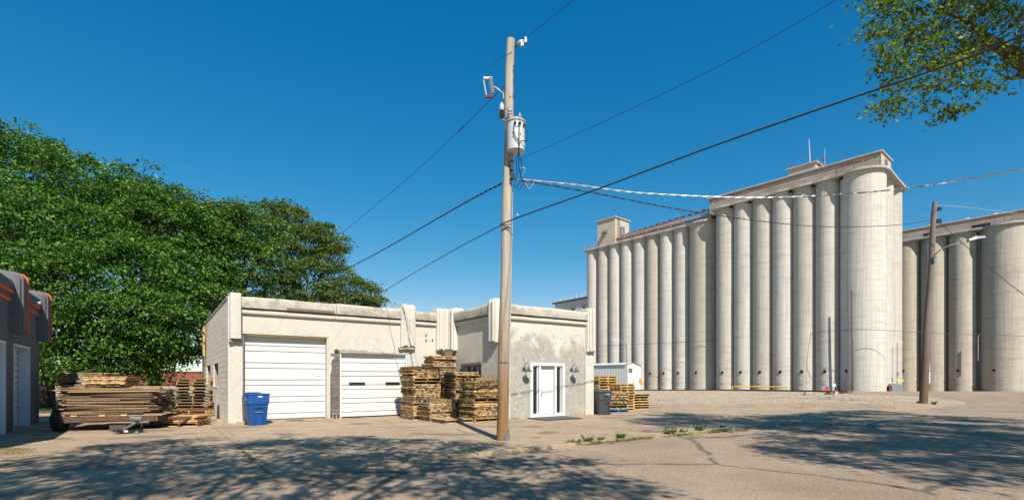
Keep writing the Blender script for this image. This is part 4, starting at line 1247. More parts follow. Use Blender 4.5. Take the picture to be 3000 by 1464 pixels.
MB().obox((.02,-.352,.80),(.22,.03,.05)).build('grip_recess', M['dark'], kb)
MB().obox((.10,-.318,.52),(.16,.03,.045)).build('grip_recess', M['dark'], kb)
MB().obox((.17,-.300,.28),(.028,.02,.46), m=Matrix.Rotation(R_(3),3,'X')).build('mould_seam', M['dark'], kb)
text_part('bin_number', '2016', .075, M['white_print'], kb, Matrix.Translation((.12,-.374,.90)) @ Matrix.Rotation(R_(90),4,'X'))

# ------------------------------------------------------------------ grey building across the yard
G0 = Vector((-13.84, 13.84, 0))
gb = thing('grey_garage_building', 'dark grey stucco garage with orange-red trim at the left edge', 'building', G0, TH)
# local: wall face at x=0 looking +x, runs along y
GL0, GL1 = -6.0, 5.55
fg = lambda u, d, z: (-d, GL0 + u, z)
fgO = lambda u, o, z: (o, GL0 + u, z)
def gy(y): return y - GL0
gdoors = [(-3.0,.55),(1.55,3.85)]
holed_wall('front_wall', M['stucco_grey'], gb, GL1-GL0, -.05, 4.3, .28, [(gy(a),gy(c),-.1,2.6) for a, c in gdoors], lambda u, d, z: (-d, GL0+u, z))
MB().box(-8,-.29,GL1-.28,GL1-.002,-.05,4.3).build('end_wall', M['stucco_grey'], gb)
MB().box(-8,-.29,GL0,GL0+.28,-.05,4.3).build('near_wall', M['stucco_grey'], gb)
MB().box(-8,-.2,GL0+.1,GL1-.1,4.0,4.1).build('roof', M['roofing'], gb)
MB().box(-8.2,-7.9,GL0,GL1,-.05,4.3).build('back_wall', M['stucco_grey'], gb)
for (u0, u1) in ((GL0,.95),(1.6,5.1)):
    prof_L = u1-u0
    n = int(prof_L/.3)+2
    mb = MB(); cap = [(-.3,4.0),(.09,4.0)] + [(.10-.13+.13*math.cos(R_(k*15)), 4.42-.13+.13*math.sin(R_(k*15))) for k in range(7)] + [(-.3,4.42)]
    mb.sweep([(o, z) for o, z in cap], [((0,u,0),(1,0,0),(0,0,1)) for u in (u0,u1)]); mb.build('parapet_cap', M['stucco_grey'], gb, smooth=True)
    for (z0, z1, o) in ((3.985,4.06,.115),(3.76,3.84,.05)):
        MB().box(-.01,o,u0,u1,z0,z1).build('trim_stripe', M['orange'], gb)
    MB().box(-.01,.045,u0,u1,3.842,3.983).build('band_course', M['stucco_grey'], gb)
for (a, c) in ((1.0,1.55),(5.05,5.6)):
    pb = pilaster(gb, lambda s, o, z: (o, s, z), a, c, 2.88, 4.62, .24, 1, 'stucco_grey', 'stucco_grey', r=.2)
    mb = MB(); o1, o0 = .335, .20
    pr = [(o0,2.9),(o1,2.9)] + [(o1-.2+.2*math.cos(R_(k*15)), 4.67-.2+.2*math.sin(R_(k*15))) for k in range(7)] + [(-.25,4.67),(-.25,4.60)] + [(o0-.2+.2*math.cos(R_(90-k*15)), 4.60-.2+.2*math.sin(R_(90-k*15))) for k in range(7)]
    mb.sweep(pr, [((0,u,0),(1,0,0),(0,0,1)) for u in (c-.055,c+.03)]); mb.build('pilaster_trim', M['orange'], gb)
for (a, c) in gdoors:
    mb = MB(); mb.box(-.26,.02,a-.0,a+.06,0,2.6).box(-.26,.02,c-.06,c,0,2.6).box(-.26,.02,a+.06,c-.06,2.54,2.6); mb.build('door_frame', M['jamb_paint'], gb)
    d = MB().box(-.34,-.30,a,c,0,2.6).build('garage_door', M['dark'], gb)
    for k in range(13): MB().box(-.298,-.27,a+.06,c-.06,.02+k*.2,.21+k*.2-.012).build('door_panel', M['door_white'], d)
fl = thing('flood_light', 'small grey flood light between the grey pilasters', 'light fixture', G0 + E2*2.15 + E1*.12 + Vector((0,0,3.93)), TH)
MB().obox((.1,0,0),(.2,.05,.04)).build('bracket', M['steel'], fl)
MB().obox((.3,0,-.03),(.26,.34,.08), m=Matrix.Rotation(R_(12),3,'Y')).build('fixture_head', M['steel'], fl, bevel=.015)
# ------------------------------------------------------------------ pallets
pr = random.Random(21)
def pallet_tight(root, w, d, wood, runner, turn, miss=0.0):
    """flat close-boarded pallet: a row of deck boards on three runners; returns its height"""
    th, rh = pr.uniform(.034,.044), pr.uniform(.020,.028)
    n = pr.choice((10,11,12)); 
    L, S = (d, w) if not turn else (w, d)      # boards run along L, set out along S
    bw = S/n
    for k in range(n):
        if pr.random() < miss: continue
        c = -S/2 + bw*(k+.5); l = L + pr.uniform(-.05,.03)
        off = pr.uniform(-.02,.02); wdt = bw*pr.uniform(.86,.97)
        if not turn: board('deck_board', wood, root, (c, off, rh+th/2), (wdt, l, th), pr.uniform(-.006,.006))
        else: board('deck_board', wood, root, (off, c, rh+th/2), (l, wdt, th), pr.uniform(-.006,.006))
    for q in (-.44,0,.44):
        l = S + pr.uniform(-.04,.05)
        if not turn: board('runner', runner, root, (pr.uniform(-.02,.02), q*L, rh/2), (l, .10, rh))
        else: board('runner', runner, root, (q*L, pr.uniform(-.02,.02), rh/2), (.10, l, rh))
    return th+rh
def pallet_open(root, w, d, wood, runner, turn=False, miss=.0, hs_=.09, nb=7):
    """ordinary two-way pallet: three stringers, slatted top, three boards under"""
    t = .019
    def put(nm, mt, c, size, rz=0):
        if turn: c = (c[1], c[0], c[2]); size = (size[1], size[0], size[2])
        board(nm, mt, root, c, size, rz)
    ww, dd = (w, d) if not turn else (d, w)
    for q in (-.5,0,.5):
        x = q*(ww-.04); put('stringer', runner, (x, pr.uniform(-.01,.01), t+hs_/2), (.038, dd*pr.uniform(.97,1), hs_))
    for k in range(nb):
        if pr.random() < miss: continue
        y = -dd/2 + .05 + (dd-.10)*k/(nb-1); put('deck_board', wood, (pr.uniform(-.015,.015), y, t*1.5+hs_), (ww*pr.uniform(.97,1.02), .092, t), pr.uniform(-.01,.01))
    for k in (0,.5,1):
        y = -dd/2+.05+(dd-.10)*k; put('bottom_board', wood, (pr.uniform(-.015,.015), y, t/2), (ww, .092, t))
    return hs_+2*t
def stack(where, base, rz, w, d, layers, what, group, jit=.03, z0=0.0, wood='deck_wood', runner='runner_wood', grow=None):
    """layers: string, t = close-boarded, o = open pallet, T/O = turned"""
    z = z0; n = len(layers)
    for i, ch in enumerate(layers):
        pos = 'topmost' if i == n-1 else (ORD[i] if i < len(ORD) else 'upper')
        tail = 'from the bottom of' if 0 < i < n-1 else 'of'
        lab = ('%s pallet %s %s' % (pos, tail, where)) if i else 'bottom pallet of ' + where
        mw, md = w*pr.uniform(.97,1.03), d*pr.uniform(.97,1.03)
        if grow: mw, md = mw*grow(i/n), md*grow(i/n)
        c = base + Vector((pr.gauss(0,jit), pr.gauss(0,jit), 0))
        r = thing('wooden_pallet', lab, 'pallet', (c.x, c.y, z), rz + pr.gauss(0,.012), group)
        wd, rn = wood, runner
        if ch == 'b': wd = rn = 'blue_wood'; ch = 'o'
        if ch == 'r': wd, rn = 'red_wood', 'fresh_wood'; ch = 'o'
        if ch in 'tT': h = pallet_tight(r, mw, md, wd, rn, ch == 'T', .02)
        else: h = pallet_open(r, mw, md, wd, rn, ch == 'O', .06)
        z += h + .002
    return z
def lay(n, opens=(), seed=0):
    q = random.Random(seed); s = ''
    for i in range(n): s += ('o' if i in opens else q.choice('tttT'))
    return s
gR = 'pallets stacked between the garage doors and the entry wing'
def WS(s, v): return W(s, v, 0)
Zg = .017
stack('the tall stack beside the lower garage door', WS(6.40,-1.70), TH, 1.08, 1.18, 'o' + lay(6,(),1) + 'o' + lay(10,(),2) + 'oo' + lay(7,(),3), 1, gR, .02, Zg, grow=lambda f: 1.0 if f < .68 else 1.09)
stack('the highest stack, close to the inner corner', WS(7.72,-.78), TH, 1.05, .95, 'o' + lay(24,(),4) + lay(12,(),5), 1, gR, .022, Zg)
stack('the middle stack half hidden behind the others', WS(7.98,-2.12), TH, 1.08, 1.12, lay(14,(4,),6) + 'o' + lay(7,(),7) + 'o' + 'tT', 1, gR, .02, Zg)
stack('the low stack in front of the tall one', WS(6.56,-2.86), TH, 1.08, .98, 'o' + lay(8,(),8) + 'O', 1, gR, .02, Zg)
stack('the stack right behind the utility pole', WS(7.78,-3.96), TH, 1.16, 1.14, 'o' + lay(9,(),9) + 'o' + lay(9,(),10) + 'O', 1, gR, .025, Zg)
q = WS(6.62,-3.98); r = thing('wooden_pallet', 'single flat pallet lying alone in front of the stacks', 'pallet', (q.x,q.y,Zg), TH+.02, gR)
pallet_open(r, 1.12, 1.0, 'deck_wood', 'runner_wood', False)
# yellow pallets past the entry wing
gY = 'yellow pallets past the entry wing'
q = Vector((4.45,25.6,0)); stack('the tall yellow stack past the entry wing', q, R_(34), 1.2, 1.1, 'o'*13, 1, gY, .03, Zg, 'fresh_wood', 'fresh_wood')
q = Vector((5.35,25.2,0)); stack('the second yellow stack, behind the charcoal bin', q, R_(30), .9, 1.0, 'o'*10, 1, gY, .03, Zg, 'fresh_wood', 'fresh_wood')
q = Vector((4.75,23.9,0)); stack('the brown stack on the blue pallet', q, R_(14), 1.05, .9, 'b' + 'to'+'t'*10, 1, gY, .03, Zg, 'deck_wood', 'runner_wood')
q = Vector((6.4,26.6,0)); stack('the waist-high stack right of the blue pallet', q, R_(20), .95, 1.0, 'o'*6, 1, gY, .04, Zg, 'fresh_wood', 'runner_wood')
q = Vector((6.9,28.8,0)); stack('the two flat pallets nearest the gravel', q, R_(8), 1.15, 1.0, 'oo', 1, gY, .03, Zg, 'fresh_wood', 'fresh_wood')
# yard on the left
gL = 'pallets in the yard beside the trailer'
q = Vector((-15.32,18.6,0)); zt = stack('the tall stack against the grey garage', q, R_(9), 1.36, 1.0, 'o'+lay(9,(),11)+'o'+lay(8,(),12)+'o'+lay(3,(),1)+'TT', 1, gL, .03, 0)
ob = tag(board('loose_slat','deck_wood',None,(-15.2,18.3,zt+.06),(.62,.06,.02),R_(12),0,R_(-14)), 'thin slat lying tilted on the tall stack by the grey garage', 'board')
for dx, i_ in ((-.12,0),(.25,1)):
    tag(board('blue_offcut','blue_wood',None,(-15.4+dx,17.985,zt-.10-.19*i_),(.30,.02,.045),R_(9)), ['upper','lower'][i_] + ' blue painted slat end in the stack by the grey garage', 'board')
q = Vector((-14.0,22.9,0)); stack('the airy stack beside the block wall', q, R_(6), 1.42, 1.0, 'oOooooooooooo'[:12], 1, gL, .05, 0, 'runner_wood', 'deck_wood')
q = Vector((-13.3,21.5,0)); stack('the red-marked low stack by the block wall', q, R_(4), 1.35, .9, 'or', 1, gL, .03, 0, 'fresh_wood', 'deck_wood')
q = Vector((-10.85,17.0,0)); stack('the knee-high stack at the trailer end', q, R_(7), 1.15, .9, 'ottt', 1, gL, .02, .012, 'fresh_wood', 'red_wood')
tag(board('offcut','fresh_wood',None,(-12.9,22.0,.55),(.9,.07,.02),R_(10),0,R_(-16)), 'pale slat leaning on the airy pallet stack', 'board')

# ------------------------------------------------------------------ trailer with salvaged planks
TZ = .42
tr = thing('flatbed_trailer', 'low rusty flatbed trailer carrying a heap of planks', 'trailer', (-12.45,16.35,0), R_(17))
mb = MB()
mb.box(-1.32,1.32,-1.08,-.98,TZ-.16,TZ-.02).box(-1.32,1.32,.98,1.08,TZ-.16,TZ-.02)
for x in (-1.3,-.45,.45,1.22): mb.box(x,x+.08,-.98,.98,TZ-.14,TZ-.03)
mb.build('frame', M['rust'], tr)
for k in range(12):
    board('deck_plank','dull_wood',tr,(0,-1.0+k*.182,TZ),(2.62+pr.uniform(-.05,.05),.172,.035))
MB().box(-.95,1.25,-1.14,-1.085,TZ-.15,TZ+.0).build('front_board', M['dull_wood'], tr)
board('side_board','rust',tr,(.1,-1.15,TZ-.06),(1.2,.012,.11))
mb = MB(); mb.tube([(1.3,-.9,TZ-.1),(2.3,-.1,TZ-.12)], .05, 8); mb.tube([(1.3,.9,TZ-.1),(2.3,-.1,TZ-.12)], .05, 8)
mb.build('tongue', M['rust'], tr)
MB().tube([(-1.2,-.72,.34),(1.2,-.72,.34)], .03, 8).build('axle', M['rust'], tr)
def tyre(parent, x, y, r=.345, w=.22):
    prof = [(r*.58,-w/2),(r*.85,-w/2*1.05),(r*.96,-w/2*.86)]
    for k in range(9):
        yy = -w/2*.8 + w*.8*k/8; prof.append((r*(1.0 if k % 2 == 0 else .975), yy))
    prof += [(r*.96,w/2*.86),(r*.85,w/2*1.05),(r*.58,w/2)]
    t = MB().lathe(prof, 40, (x,y,r-.01), Matrix.Rotation(R_(90),3,'Y'), caps=False).build('wheel', M['rubber'], parent, smooth=True, angle=30)
    MB().lathe([(0,-w*.18),(r*.3,-w*.2),(r*.5,-w*.3),(r*.6,-w*.42),(r*.6,w*.42),(r*.3,w*.2),(0,w*.2)], 24, (x,y,r-.01), Matrix.Rotation(R_(90),3,'Y'), caps=False).build('rim', M['rust'], t, smooth=True)
tyre(tr, -1.27, -.80, .345, .24); tyre(tr, 1.05, -.35, .30, .22)
TRM = Matrix.Translation(tr.location) @ Matrix.Rotation(R_(17),4,'Z')
gP = 'salvaged planks heaped on the trailer'
pk = 0; z = TZ + .02
lv = 0
while z < 1.22:
    th = pr.uniform(.020,.036)
    spread = 1.0 + .05*math.sin(lv*.9)
    # outer rows that show, plus a few within so the heap is solid
    for y, wd in ((-.98,.16),(-.80,.15),(-.60,.2),(-.3,.3),(.1,.35),(.5,.35),(.88,.2)):
        if abs(y) < .4 and lv % 2: continue
        l = pr.uniform(2.05,2.5) if lv > 2 else pr.uniform(2.3,2.8)
        if pr.random() < .12: l *= .62
        x = pr.gauss(.0,.09) + (.05 if l > 2 else pr.uniform(-.5,.5))
        c = TRM @ Vector((x, y + pr.uniform(-.05,.05), z + th/2))
        o = board('plank','plank_wood',None,c,(l,wd*pr.uniform(.8,1.05),th*.94),R_(17)+pr.gauss(0,.02),0,pr.gauss(0,.006))
        tag(o, 'long weathered plank in the heap on the trailer', 'plank', gP); pk += 1
    # short cross pieces whose ends show on the left face
    if lv % 2 == 0:
        for y in (-.7,-.35,0.05,.4):
            c = TRM @ Vector((-1.12 + pr.uniform(-.16,.1), y + pr.uniform(-.1,.1), z + th/2))
            tag(board('plank_offcut','deck_wood' if pr.random()<.35 else 'plank_wood',None,c,(pr.uniform(.3,.55),.09,th*.9),R_(17)+pr.gauss(0,.12)), 'short plank end sticking out of the trailer heap', 'plank', 'plank offcuts at the left of the heap')
    z += th; lv += 1
for i in range(7):      # loose top layer, fanned out
    c = TRM @ Vector((pr.uniform(-.5,.3), -.95+.22*i*.6, z+.015+.016*i))
    tag(board('plank','plank_wood',None,c,(pr.uniform(2.0,2.9),.13,.022),R_(17)+pr.gauss(0,.06),0,pr.gauss(0,.02)), 'long weathered plank in the heap on the trailer', 'plank', gP)
c = TRM @ Vector((-.15,-.25,0)); zt = stack('the small neat block on the plank heap', c, R_(14), 1.12, .95, 'tTtTt', 1, gL, .012, z+.10, 'deck_wood', 'deck_wood')
for i, x in enumerate((-.8,-.1,.45)):
    tag(board('spacer_block','fresh_wood',None,TRM @ Vector((x,-1.08,TZ+.04)),(.16,.05,.04),R_(17)), ['left','middle','right'][i] + ' pale spacer block along the front of the trailer deck', 'block')
tag(board('timber_block','dull_wood',None,TRM @ Vector((.42,-1.35,.10)),(.42,.16,.16),R_(17)), 'brown timber block on the ground behind the floor jack', 'timber')
lg = TRM @ Vector((.72,-1.02,TZ+.12))
tag(MB().tube([(-.22,0,0),(0,.01,.01),(.22,0,0)], [.07,.075,.065], 10).build('log', M['bark'], None, True, loc=lg, rz=R_(17)), 'short log lying on the trailer edge', 'log')

fj = thing('floor_jack', 'black trolley floor jack with raised saddle in front of the trailer', 'jack', GR(378,1271), R_(10))
mb = MB(); mb.box(-.34,.30,-.13,-.09,.05,.13).box(-.34,.30,.09,.13,.05,.13).box(-.34,-.16,-.09,.09,.06,.12); mb.build('side_frame', M['black_iron'], fj, bevel=.008)
for x, rr in ((-.27,.045),(.27,.05)):
    for y in (-.15,.15): MB().tube([(x,y-.02,rr),(x,y+.02,rr)], rr, 14).build('caster', M['steel'], fj, smooth=True)
MB().obox((.02,0,.22),(.42,.14,.05), m=Matrix.Rotation(R_(-32),3,'Y')).build('lift_arm', M['steel'], fj, bevel=.01)
MB().lathe([(0,0),(.07,0),(.075,.02),(.06,.04),(0,.04)],16,(.2,0,.33),caps=False).build('saddle', M['black_iron'], fj)
MB().box(-.06,.04,-.137,-.131,.07,.115).build('maker_label', M['white_print'], fj)
MB().obox((.18,.0,.44),(.30,.16,.11), m=Matrix.Rotation(R_(4),3,'Y')).build('lift_block', M['steel'], fj, bevel=.03)
hc = thing('hanging_chain', 'short rusty chain hanging from the trailer beside the jack', 'chain', TRM @ Vector((.95,-1.2,0)), R_(17))
for k in range(7): MB().tube([(0,0,.36-k*.04),(0,0,.335-k*.04)], .014, 6).build('chain_link', M['rust'], hc)
for i, (px_, py_, rz_) in enumerate(((622,1216,50),(640,1226,78))):
    g = GR(px_, py_)
    o = thing('black_plastic_panel', ['left','right'][i] + ' bent black plastic panel leaning by the block wall', 'panel', g, R_(rz_-40))
    MB().add([(-.06,0,0),(.22,.05,0),(.30,.15,.5),(-.02,.12,.55),(-.06,.02,0),(.22,.07,0),(.30,.17,.5),(-.02,.14,.55)], [(0,1,2,3),(7,6,5,4),(0,4,5,1),(1,5,6,2),(2,6,7,3),(3,7,4,0)]).build('panel_sheet', M['rubber'], o)
ls = thing('leaning_board', 'dark board leaning against the end of the grey garage', 'board', (-16.95,18.75,0), R_(-50))
MB().obox((0,0,.98),(.22,.04,2.0), m=Matrix.Rotation(R_(12),3,'X')).build('sheet', M['dull_wood'], ls)

# ------------------------------------------------------------------ utility poles
pole_b = GR(1471,1291); PY = pole_b.y
top = PX(1496,117,PY)
up = thing('utility_pole', 'tall weathered wooden utility pole standing in front of the white building', 'utility pole', pole_b)
dl_ = top - pole_b
def pp(z):      # point of the pole axis at height z, relative to its base
    return Vector((dl_.x*z/dl_.z, 0, z))
hh_ = dl_.z
pts = [pp(k*hh_/24) + Vector((.012*math.sin(k*.8),.01*math.cos(k*1.1),0)) for k in range(25)]
pts[0].z = -.25
MB().tube(pts, [.150 - .046*k/24 + .003*math.sin(k*2.3) for k in range(25)], 20).build('pole_shaft', M['pole'], up, smooth=True, angle=60)
MB().tube([pp(.05)+Vector((.148,-.04,0)), pp(2.2)+Vector((.146,-.03,0)), pp(4.0)+Vector((.142,-.03,0)), pp(6.2)+Vector((.134,-.03,0))], .011, 6).build('ground_wire_moulding', M['wire_bare'], up)
MB().add([(.05,-.165,-.02),(.19,-.03,-.02),(.175,-.03,.34),(.09,-.155,.16),(.06,-.19,-.02),(.21,-.05,-.02),(.18,-.045,.34),(.10,-.17,.16)], [(0,1,2,3),(4,7,6,5),(0,4,5,1),(1,5,6,2),(2,6,7,3),(3,7,4,0)]).build('base_flashing', M['steel'], up)
zt_ = H + (1110-1061)/F*PY
tagp = MB(); n_ = 7
for k in range(n_):
    a = R_(-128 + k*(80/(n_-1)))
    for dz in (-.02,.02): tagp.v.append(tuple(pp(zt_) + Vector((.152*math.cos(a), .152*math.sin(a), dz))))
for k in range(n_-1): i = k*2; tagp.f.append((i,i+2,i+3,i+1))
tg = tagp.build('number_tag', M['steel'], up, recalc=False)
text_part('tag_number', '71 4960', .034, M['ink'], tg, Matrix.Translation(pp(zt_)+Vector((.155*math.cos(R_(-88)), .155*math.sin(R_(-88))-.001, 0))) @ Matrix.Rotation(R_(2),4,'Z') @ Matrix.Rotation(R_(90),4,'X'))
for (z, a) in ((8.55,-80),(8.3,-85),(7.95,-20),(7.5,-15),(2.9,0),(1.0,5),(.45,2)):
    rr = .10+.045*(1-z/10); d = Vector((math.cos(R_(a)),math.sin(R_(a)),0))
    MB().tube([pp(z)+d*rr*.8, pp(z)+d*(rr+.03)], .014, 6).build('bolt', M['rust'], up)
def ins_prof(r, h, n):
    p = [(.0,0),(r*.45,0)]
    for k in range(n):
        z = h*(k+.2)/n; p += [(r*.5,z),(r,z+h*.18/n),(r*.95,z+h*.35/n),(r*.5,z+h*.55/n)]
    return p + [(r*.45,h),(0,h)]
def at(px_, py_, dy=0.0):      # near the pole, as seen at the pole's distance
    return PX(px_, py_, PY+dy)
# transformer
tc = at(1511, 446, -.24)
tf = thing('pole_transformer', 'pale grey cylindrical transformer hung on the utility pole', 'transformer', tc)
MB().lathe([(0,0),(.19,.0),(.215,.015),(.222,.10),(.222,.70),(.235,.705),(.235,.735),(.20,.77),(.08,.80),(0,.80)],32,caps=False).build('tank', M['can'], tf, smooth=True, angle=35)
MB().lathe([(.225,.70),(.245,.70),(.245,.735),(.225,.735)],32,caps=False).build('lid_band', M['ceramic'], tf)
def bushing(x, y, z, h, r, n, nm, tilt=0):
    o = MB().lathe(ins_prof(r,h,n),16,(x,y,z),Matrix.Rotation(R_(tilt),3,'Y'),caps=False).build(nm, M['ceramic'], tf, smooth=True)
    MB().lathe([(0,h),(r*.35,h),(r*.35,h+.05),(0,h+.05)],10,(x,y,z),Matrix.Rotation(R_(tilt),3,'Y'),caps=False).build('terminal', M['steel'], o)
bushing(-.13,.02,.76,.30,.06,4,'high_voltage_bushing',-4)
bushing(.10,.0,.79,.12,.055,2,'lid_bushing')
for (x, y) in ((-.02,-.225),(.10,-.20),(.20,-.10)):
    m = Matrix.Rotation(R_(90),3,'X')
    MB().lathe([(0,0),(.03,0),(.03,.03),(.018,.05),(.018,.09),(0,.09)],10,(x,y,.60),m,caps=False).build('secondary_bushing', M['black_iron'], tf)
mb = MB(); mb.obox((-.16,.16,.52),(.10,.12,.10)).obox((-.16,.16,.18),(.10,.12,.10)); mb.build('hanger_bracket', M['can'], tf)
def on_tank(a, z, r=.2245): return Matrix.Translation((r*math.cos(R_(a)), r*math.sin(R_(a)), z)) @ Matrix.Rotation(R_(a+90),4,'Z') @ Matrix.Rotation(R_(90),4,'X')
for s_, a, z, sz, mt in (('71',-104,.36,.085,'ink'),('23',-66,.345,.085,'ink'),('25',-84,.20,.10,'ink'),('15000',-104,.28,.035,'bin_grey')):
    text_part('painted_number', s_, sz, M[mt], tf, on_tank(a, z))
MB().obox((.2225*math.cos(R_(-84)), .2225*math.sin(R_(-84)), .555),(.085,.006,.085), R_(6)).build('blue_decal', M['blue_print'], tf)
mb = MB(); mb.obox((.2265*math.cos(R_(-84)), .2265*math.sin(R_(-84)), .555),(.04,.006,.05), R_(6)); mb.build('decal_mark', M['white_print'], tf)
# lightning arrester beside it
lt = at(1470, 348, -.02)
la = thing('lightning_arrester', 'grey ribbed arrester with white cap on the left of the pole', 'insulator', lt)
MB().lathe(ins_prof(.062,.22,5),16,(0,0,0),caps=False).build('ribbed_body', M['bin_grey'], la, smooth=True)
MB().lathe([(0,.2),(.06,.2),(.065,.30),(.045,.36),(.02,.40),(0,.40)],14,caps=False).build('cap', M['ceramic'], la, smooth=True)
MB().tube([(0,0,0),(.06,.0,-.06),(.16,.03,-.10)], .02, 6).build('bracket', M['steel'], la)
# fused cutout
ct = at(1455, 262, 0)
cu_ = thing('fuse_cutout', 'fused cutout with grey insulator and hinged tube on a bracket', 'fuse cutout', ct)
MB().tube([(.14,0,-.10),(.0,0,.02),(-.08,0,.05)], .022, 8).build('bracket_arm', M['steel'], cu_)
MB().tube([(.16,0,-.10),(.17,0,-.25)], .025, 8).build('bracket_foot', M['steel'], cu_)
mI = Matrix.Rotation(R_(-8),3,'Y')
MB().lathe(ins_prof(.055,.42,8),16,Vector((-.10,0,-.12)),mI,caps=False).build('insulator', M['ceramic'], cu_, smooth=True)
MB().obox((-.22,0,.27),(.22,.06,.05)).build('top_contact', M['steel'], cu_)
MB().tube([(-.33,0,.22),(-.25,0,-.20)], .019, 8).build('fuse_tube', M['ceramic'], cu_, smooth=True)
MB().obox((-.19,0,-.19),(.20,.06,.06)).build('hinge', M['rust'], cu_)
# dead-end insulator at the top
de = at(1512, 137, -.1)
dd_ = thing('dead_end_insulator', 'pale dead-end insulator pulling away from the pole top', 'insulator', de)
u_ = (PX(1680,0,9.0) - at(1500,148,-.1)).normalized()
mD = u_.to_track_quat('Z','Y').to_matrix()
MB().tube([-u_*.22, u_*.30], .02, 8).build('strain_rod', M['black_iron'], dd_)
MB().lathe(ins_prof(.06,.18,2),14,u_*.28,mD,caps=False).build('insulator', M['ceramic'], dd_, smooth=True)
mb = MB(); mb.obox(u_*.55+Vector((0,0,-.05)),(.06,.06,.14)); mb.obox(u_*.85+Vector((0,0,-.04)),(.05,.05,.12)); mb.build('clamp', M['steel'], dd_)

# ------------------------------------------------------------------ wires
def smooth_path(P, k=10):
    out = []
    for i in range(len(P)-1):
        p0 = P[max(i-1,0)]; p1 = P[i]; p2 = P[i+1]; p3 = P[min(i+2,len(P)-1)]
        for j in range(k):
            t = j/k; out.append(.5*((2*p1) + (p2-p0)*t + (2*p0-5*p1+4*p2-p3)*t*t + (3*p1-p0-3*p2+p3)*t**3))
    return out + [P[-1]]
def wire(label, P, r, mat='wire', twist=None, k=10, cat='cable', name='overhead_cable', mat2=None):
    path = smooth_path([Vector(p) for p in P], k)
    if not twist:
        o = MB().tube(path, r, 6).build(name, M[mat], None, smooth=True)
        return tag(o, label, cat)
    root = thing(name, label, cat, path[0])
    dense = smooth_path(path, 4)
    acc = 0; A = [[], []]
    for i, p in enumerate(dense):
        if i: acc += (p-dense[i-1]).length
        t = (dense[min(i+1,len(dense)-1)] - dense[max(i-1,0)]).normalized()
        u = t.cross(Vector((0,0,1))).normalized(); w = t.cross(u)
        for h_ in (0,1):
            a = acc/twist*2*math.pi + h_*math.pi
            A[h_].append(p + (u*math.cos(a)+w*math.sin(a))*r*1.05 - path[0])
    MB().tube(A[0], r, 5).build('strand', M[mat], root, smooth=True)
    MB().tube(A[1], r, 5).build('strand', M[mat2 or mat], root, smooth=True)
    return root
D_ = 1.16460
def DP(x, y, Y): return PX(x*D_, y*D_, Y)
wire('thin line rising from the pole top past the upper frame edge', [de+u_*.3, de+u_*.9, DP(1443,0,9.3), DP(1560,-110,7.0)], .006)
wire('long thin line from the pole to the upper right', [DP(1303,404,PY-.15), DP(1560,288,11.6), DP(1840,151,10.0), DP(2105,0,8.6), DP(2320,-140,7.4)], .0055)
wire('thick black cable sweeping from the pole to the upper right', [DP(1258,566,PY-.18), DP(1310,545,PY-.4), DP(1520,470,11.6), DP(1800,366,10.2), DP(2100,262,9.0), DP(2380,166,8.0), DP(2576,88,7.4), DP(2900,-60,6.4)], .016)
wire('black cable dropping left from the pole to the roof edge', [DP(1262,566,PY-.05), DP(1150,625,14.5), DP(1050,682,17.5), DP(955,738,21.0), DP(880,778,24.5)], .011)
wire('pale twisted service cable sagging off to the right', [DP(1312,452,PY-.1), DP(1450,466,PY+.3), DP(1620,487,PY+.7), DP(1900,498,PY+1.1), DP(2130,488,PY+1.2), DP(2350,465,PY+1.0), DP(2576,425,PY+.6), DP(2850,360,PY)], .011, 'wire_bare', .62, 10, mat2='wire_bare')
lp_ = []
for (x_, y_) in ((1330,457),(1380,466),(1500,487),(1750,534),(2000,566),(2150,571),(2270,565)):
    k_ = (x_*D_-1500)/1500; lp_.append(DP(x_, y_, (PY-.05)/(1-.734*k_)))
wire('dark twisted cable running to the leaning pole', [DP(1312,455,PY-.1)] + lp_ + [DP(2343,554,32.1)], .011, 'wire', .75, 10, mat2='bin_grey')
wire('black twisted cable drooping left into the trees', [DP(1262,462,PY+.05), DP(1180,505,14.5), DP(1090,556,17), DP(1000,608,20), DP(920,652,23), DP(860,680,26), DP(760,715,31), DP(690,725,35)], .012, 'wire', .5, 10)
wire('thin guy line running down left from the cutout', [DP(1274,212,PY), DP(1160,325,14.8), DP(1020,455,18), DP(855,592,23), DP(800,640,25)], .007)
for (x, y, Y, lb) in ((1160,325,14.8,'small splice clamp on the thin guy line'),):
    tag(MB().tube([DP(x-6,y+6,Y),DP(x+6,y-6,Y)], .018, 8).build('splice_clamp', M['black_iron']), lb, 'clamp')
wire('jumper wire looping from the pole top to the cutout', [at(1500,152,-.12), at(1480,165,-.1), at(1455,180,-.05), at(1440,200,0), at(1435,222,0)], .005, cat='wire', name='jumper_wire')
wire('jumper wire from the cutout down to the arrester', [at(1466,262,-.02), at(1472,285,-.02), at(1470,305,-.02), at(1468,322,-.02)], .005, cat='wire', name='jumper_wire')
wire('short jumper between arrester and transformer bushing', [at(1472,322,-.03), at(1485,318,-.1), at(1494,330,-.22)], .005, cat='wire', name='jumper_wire')
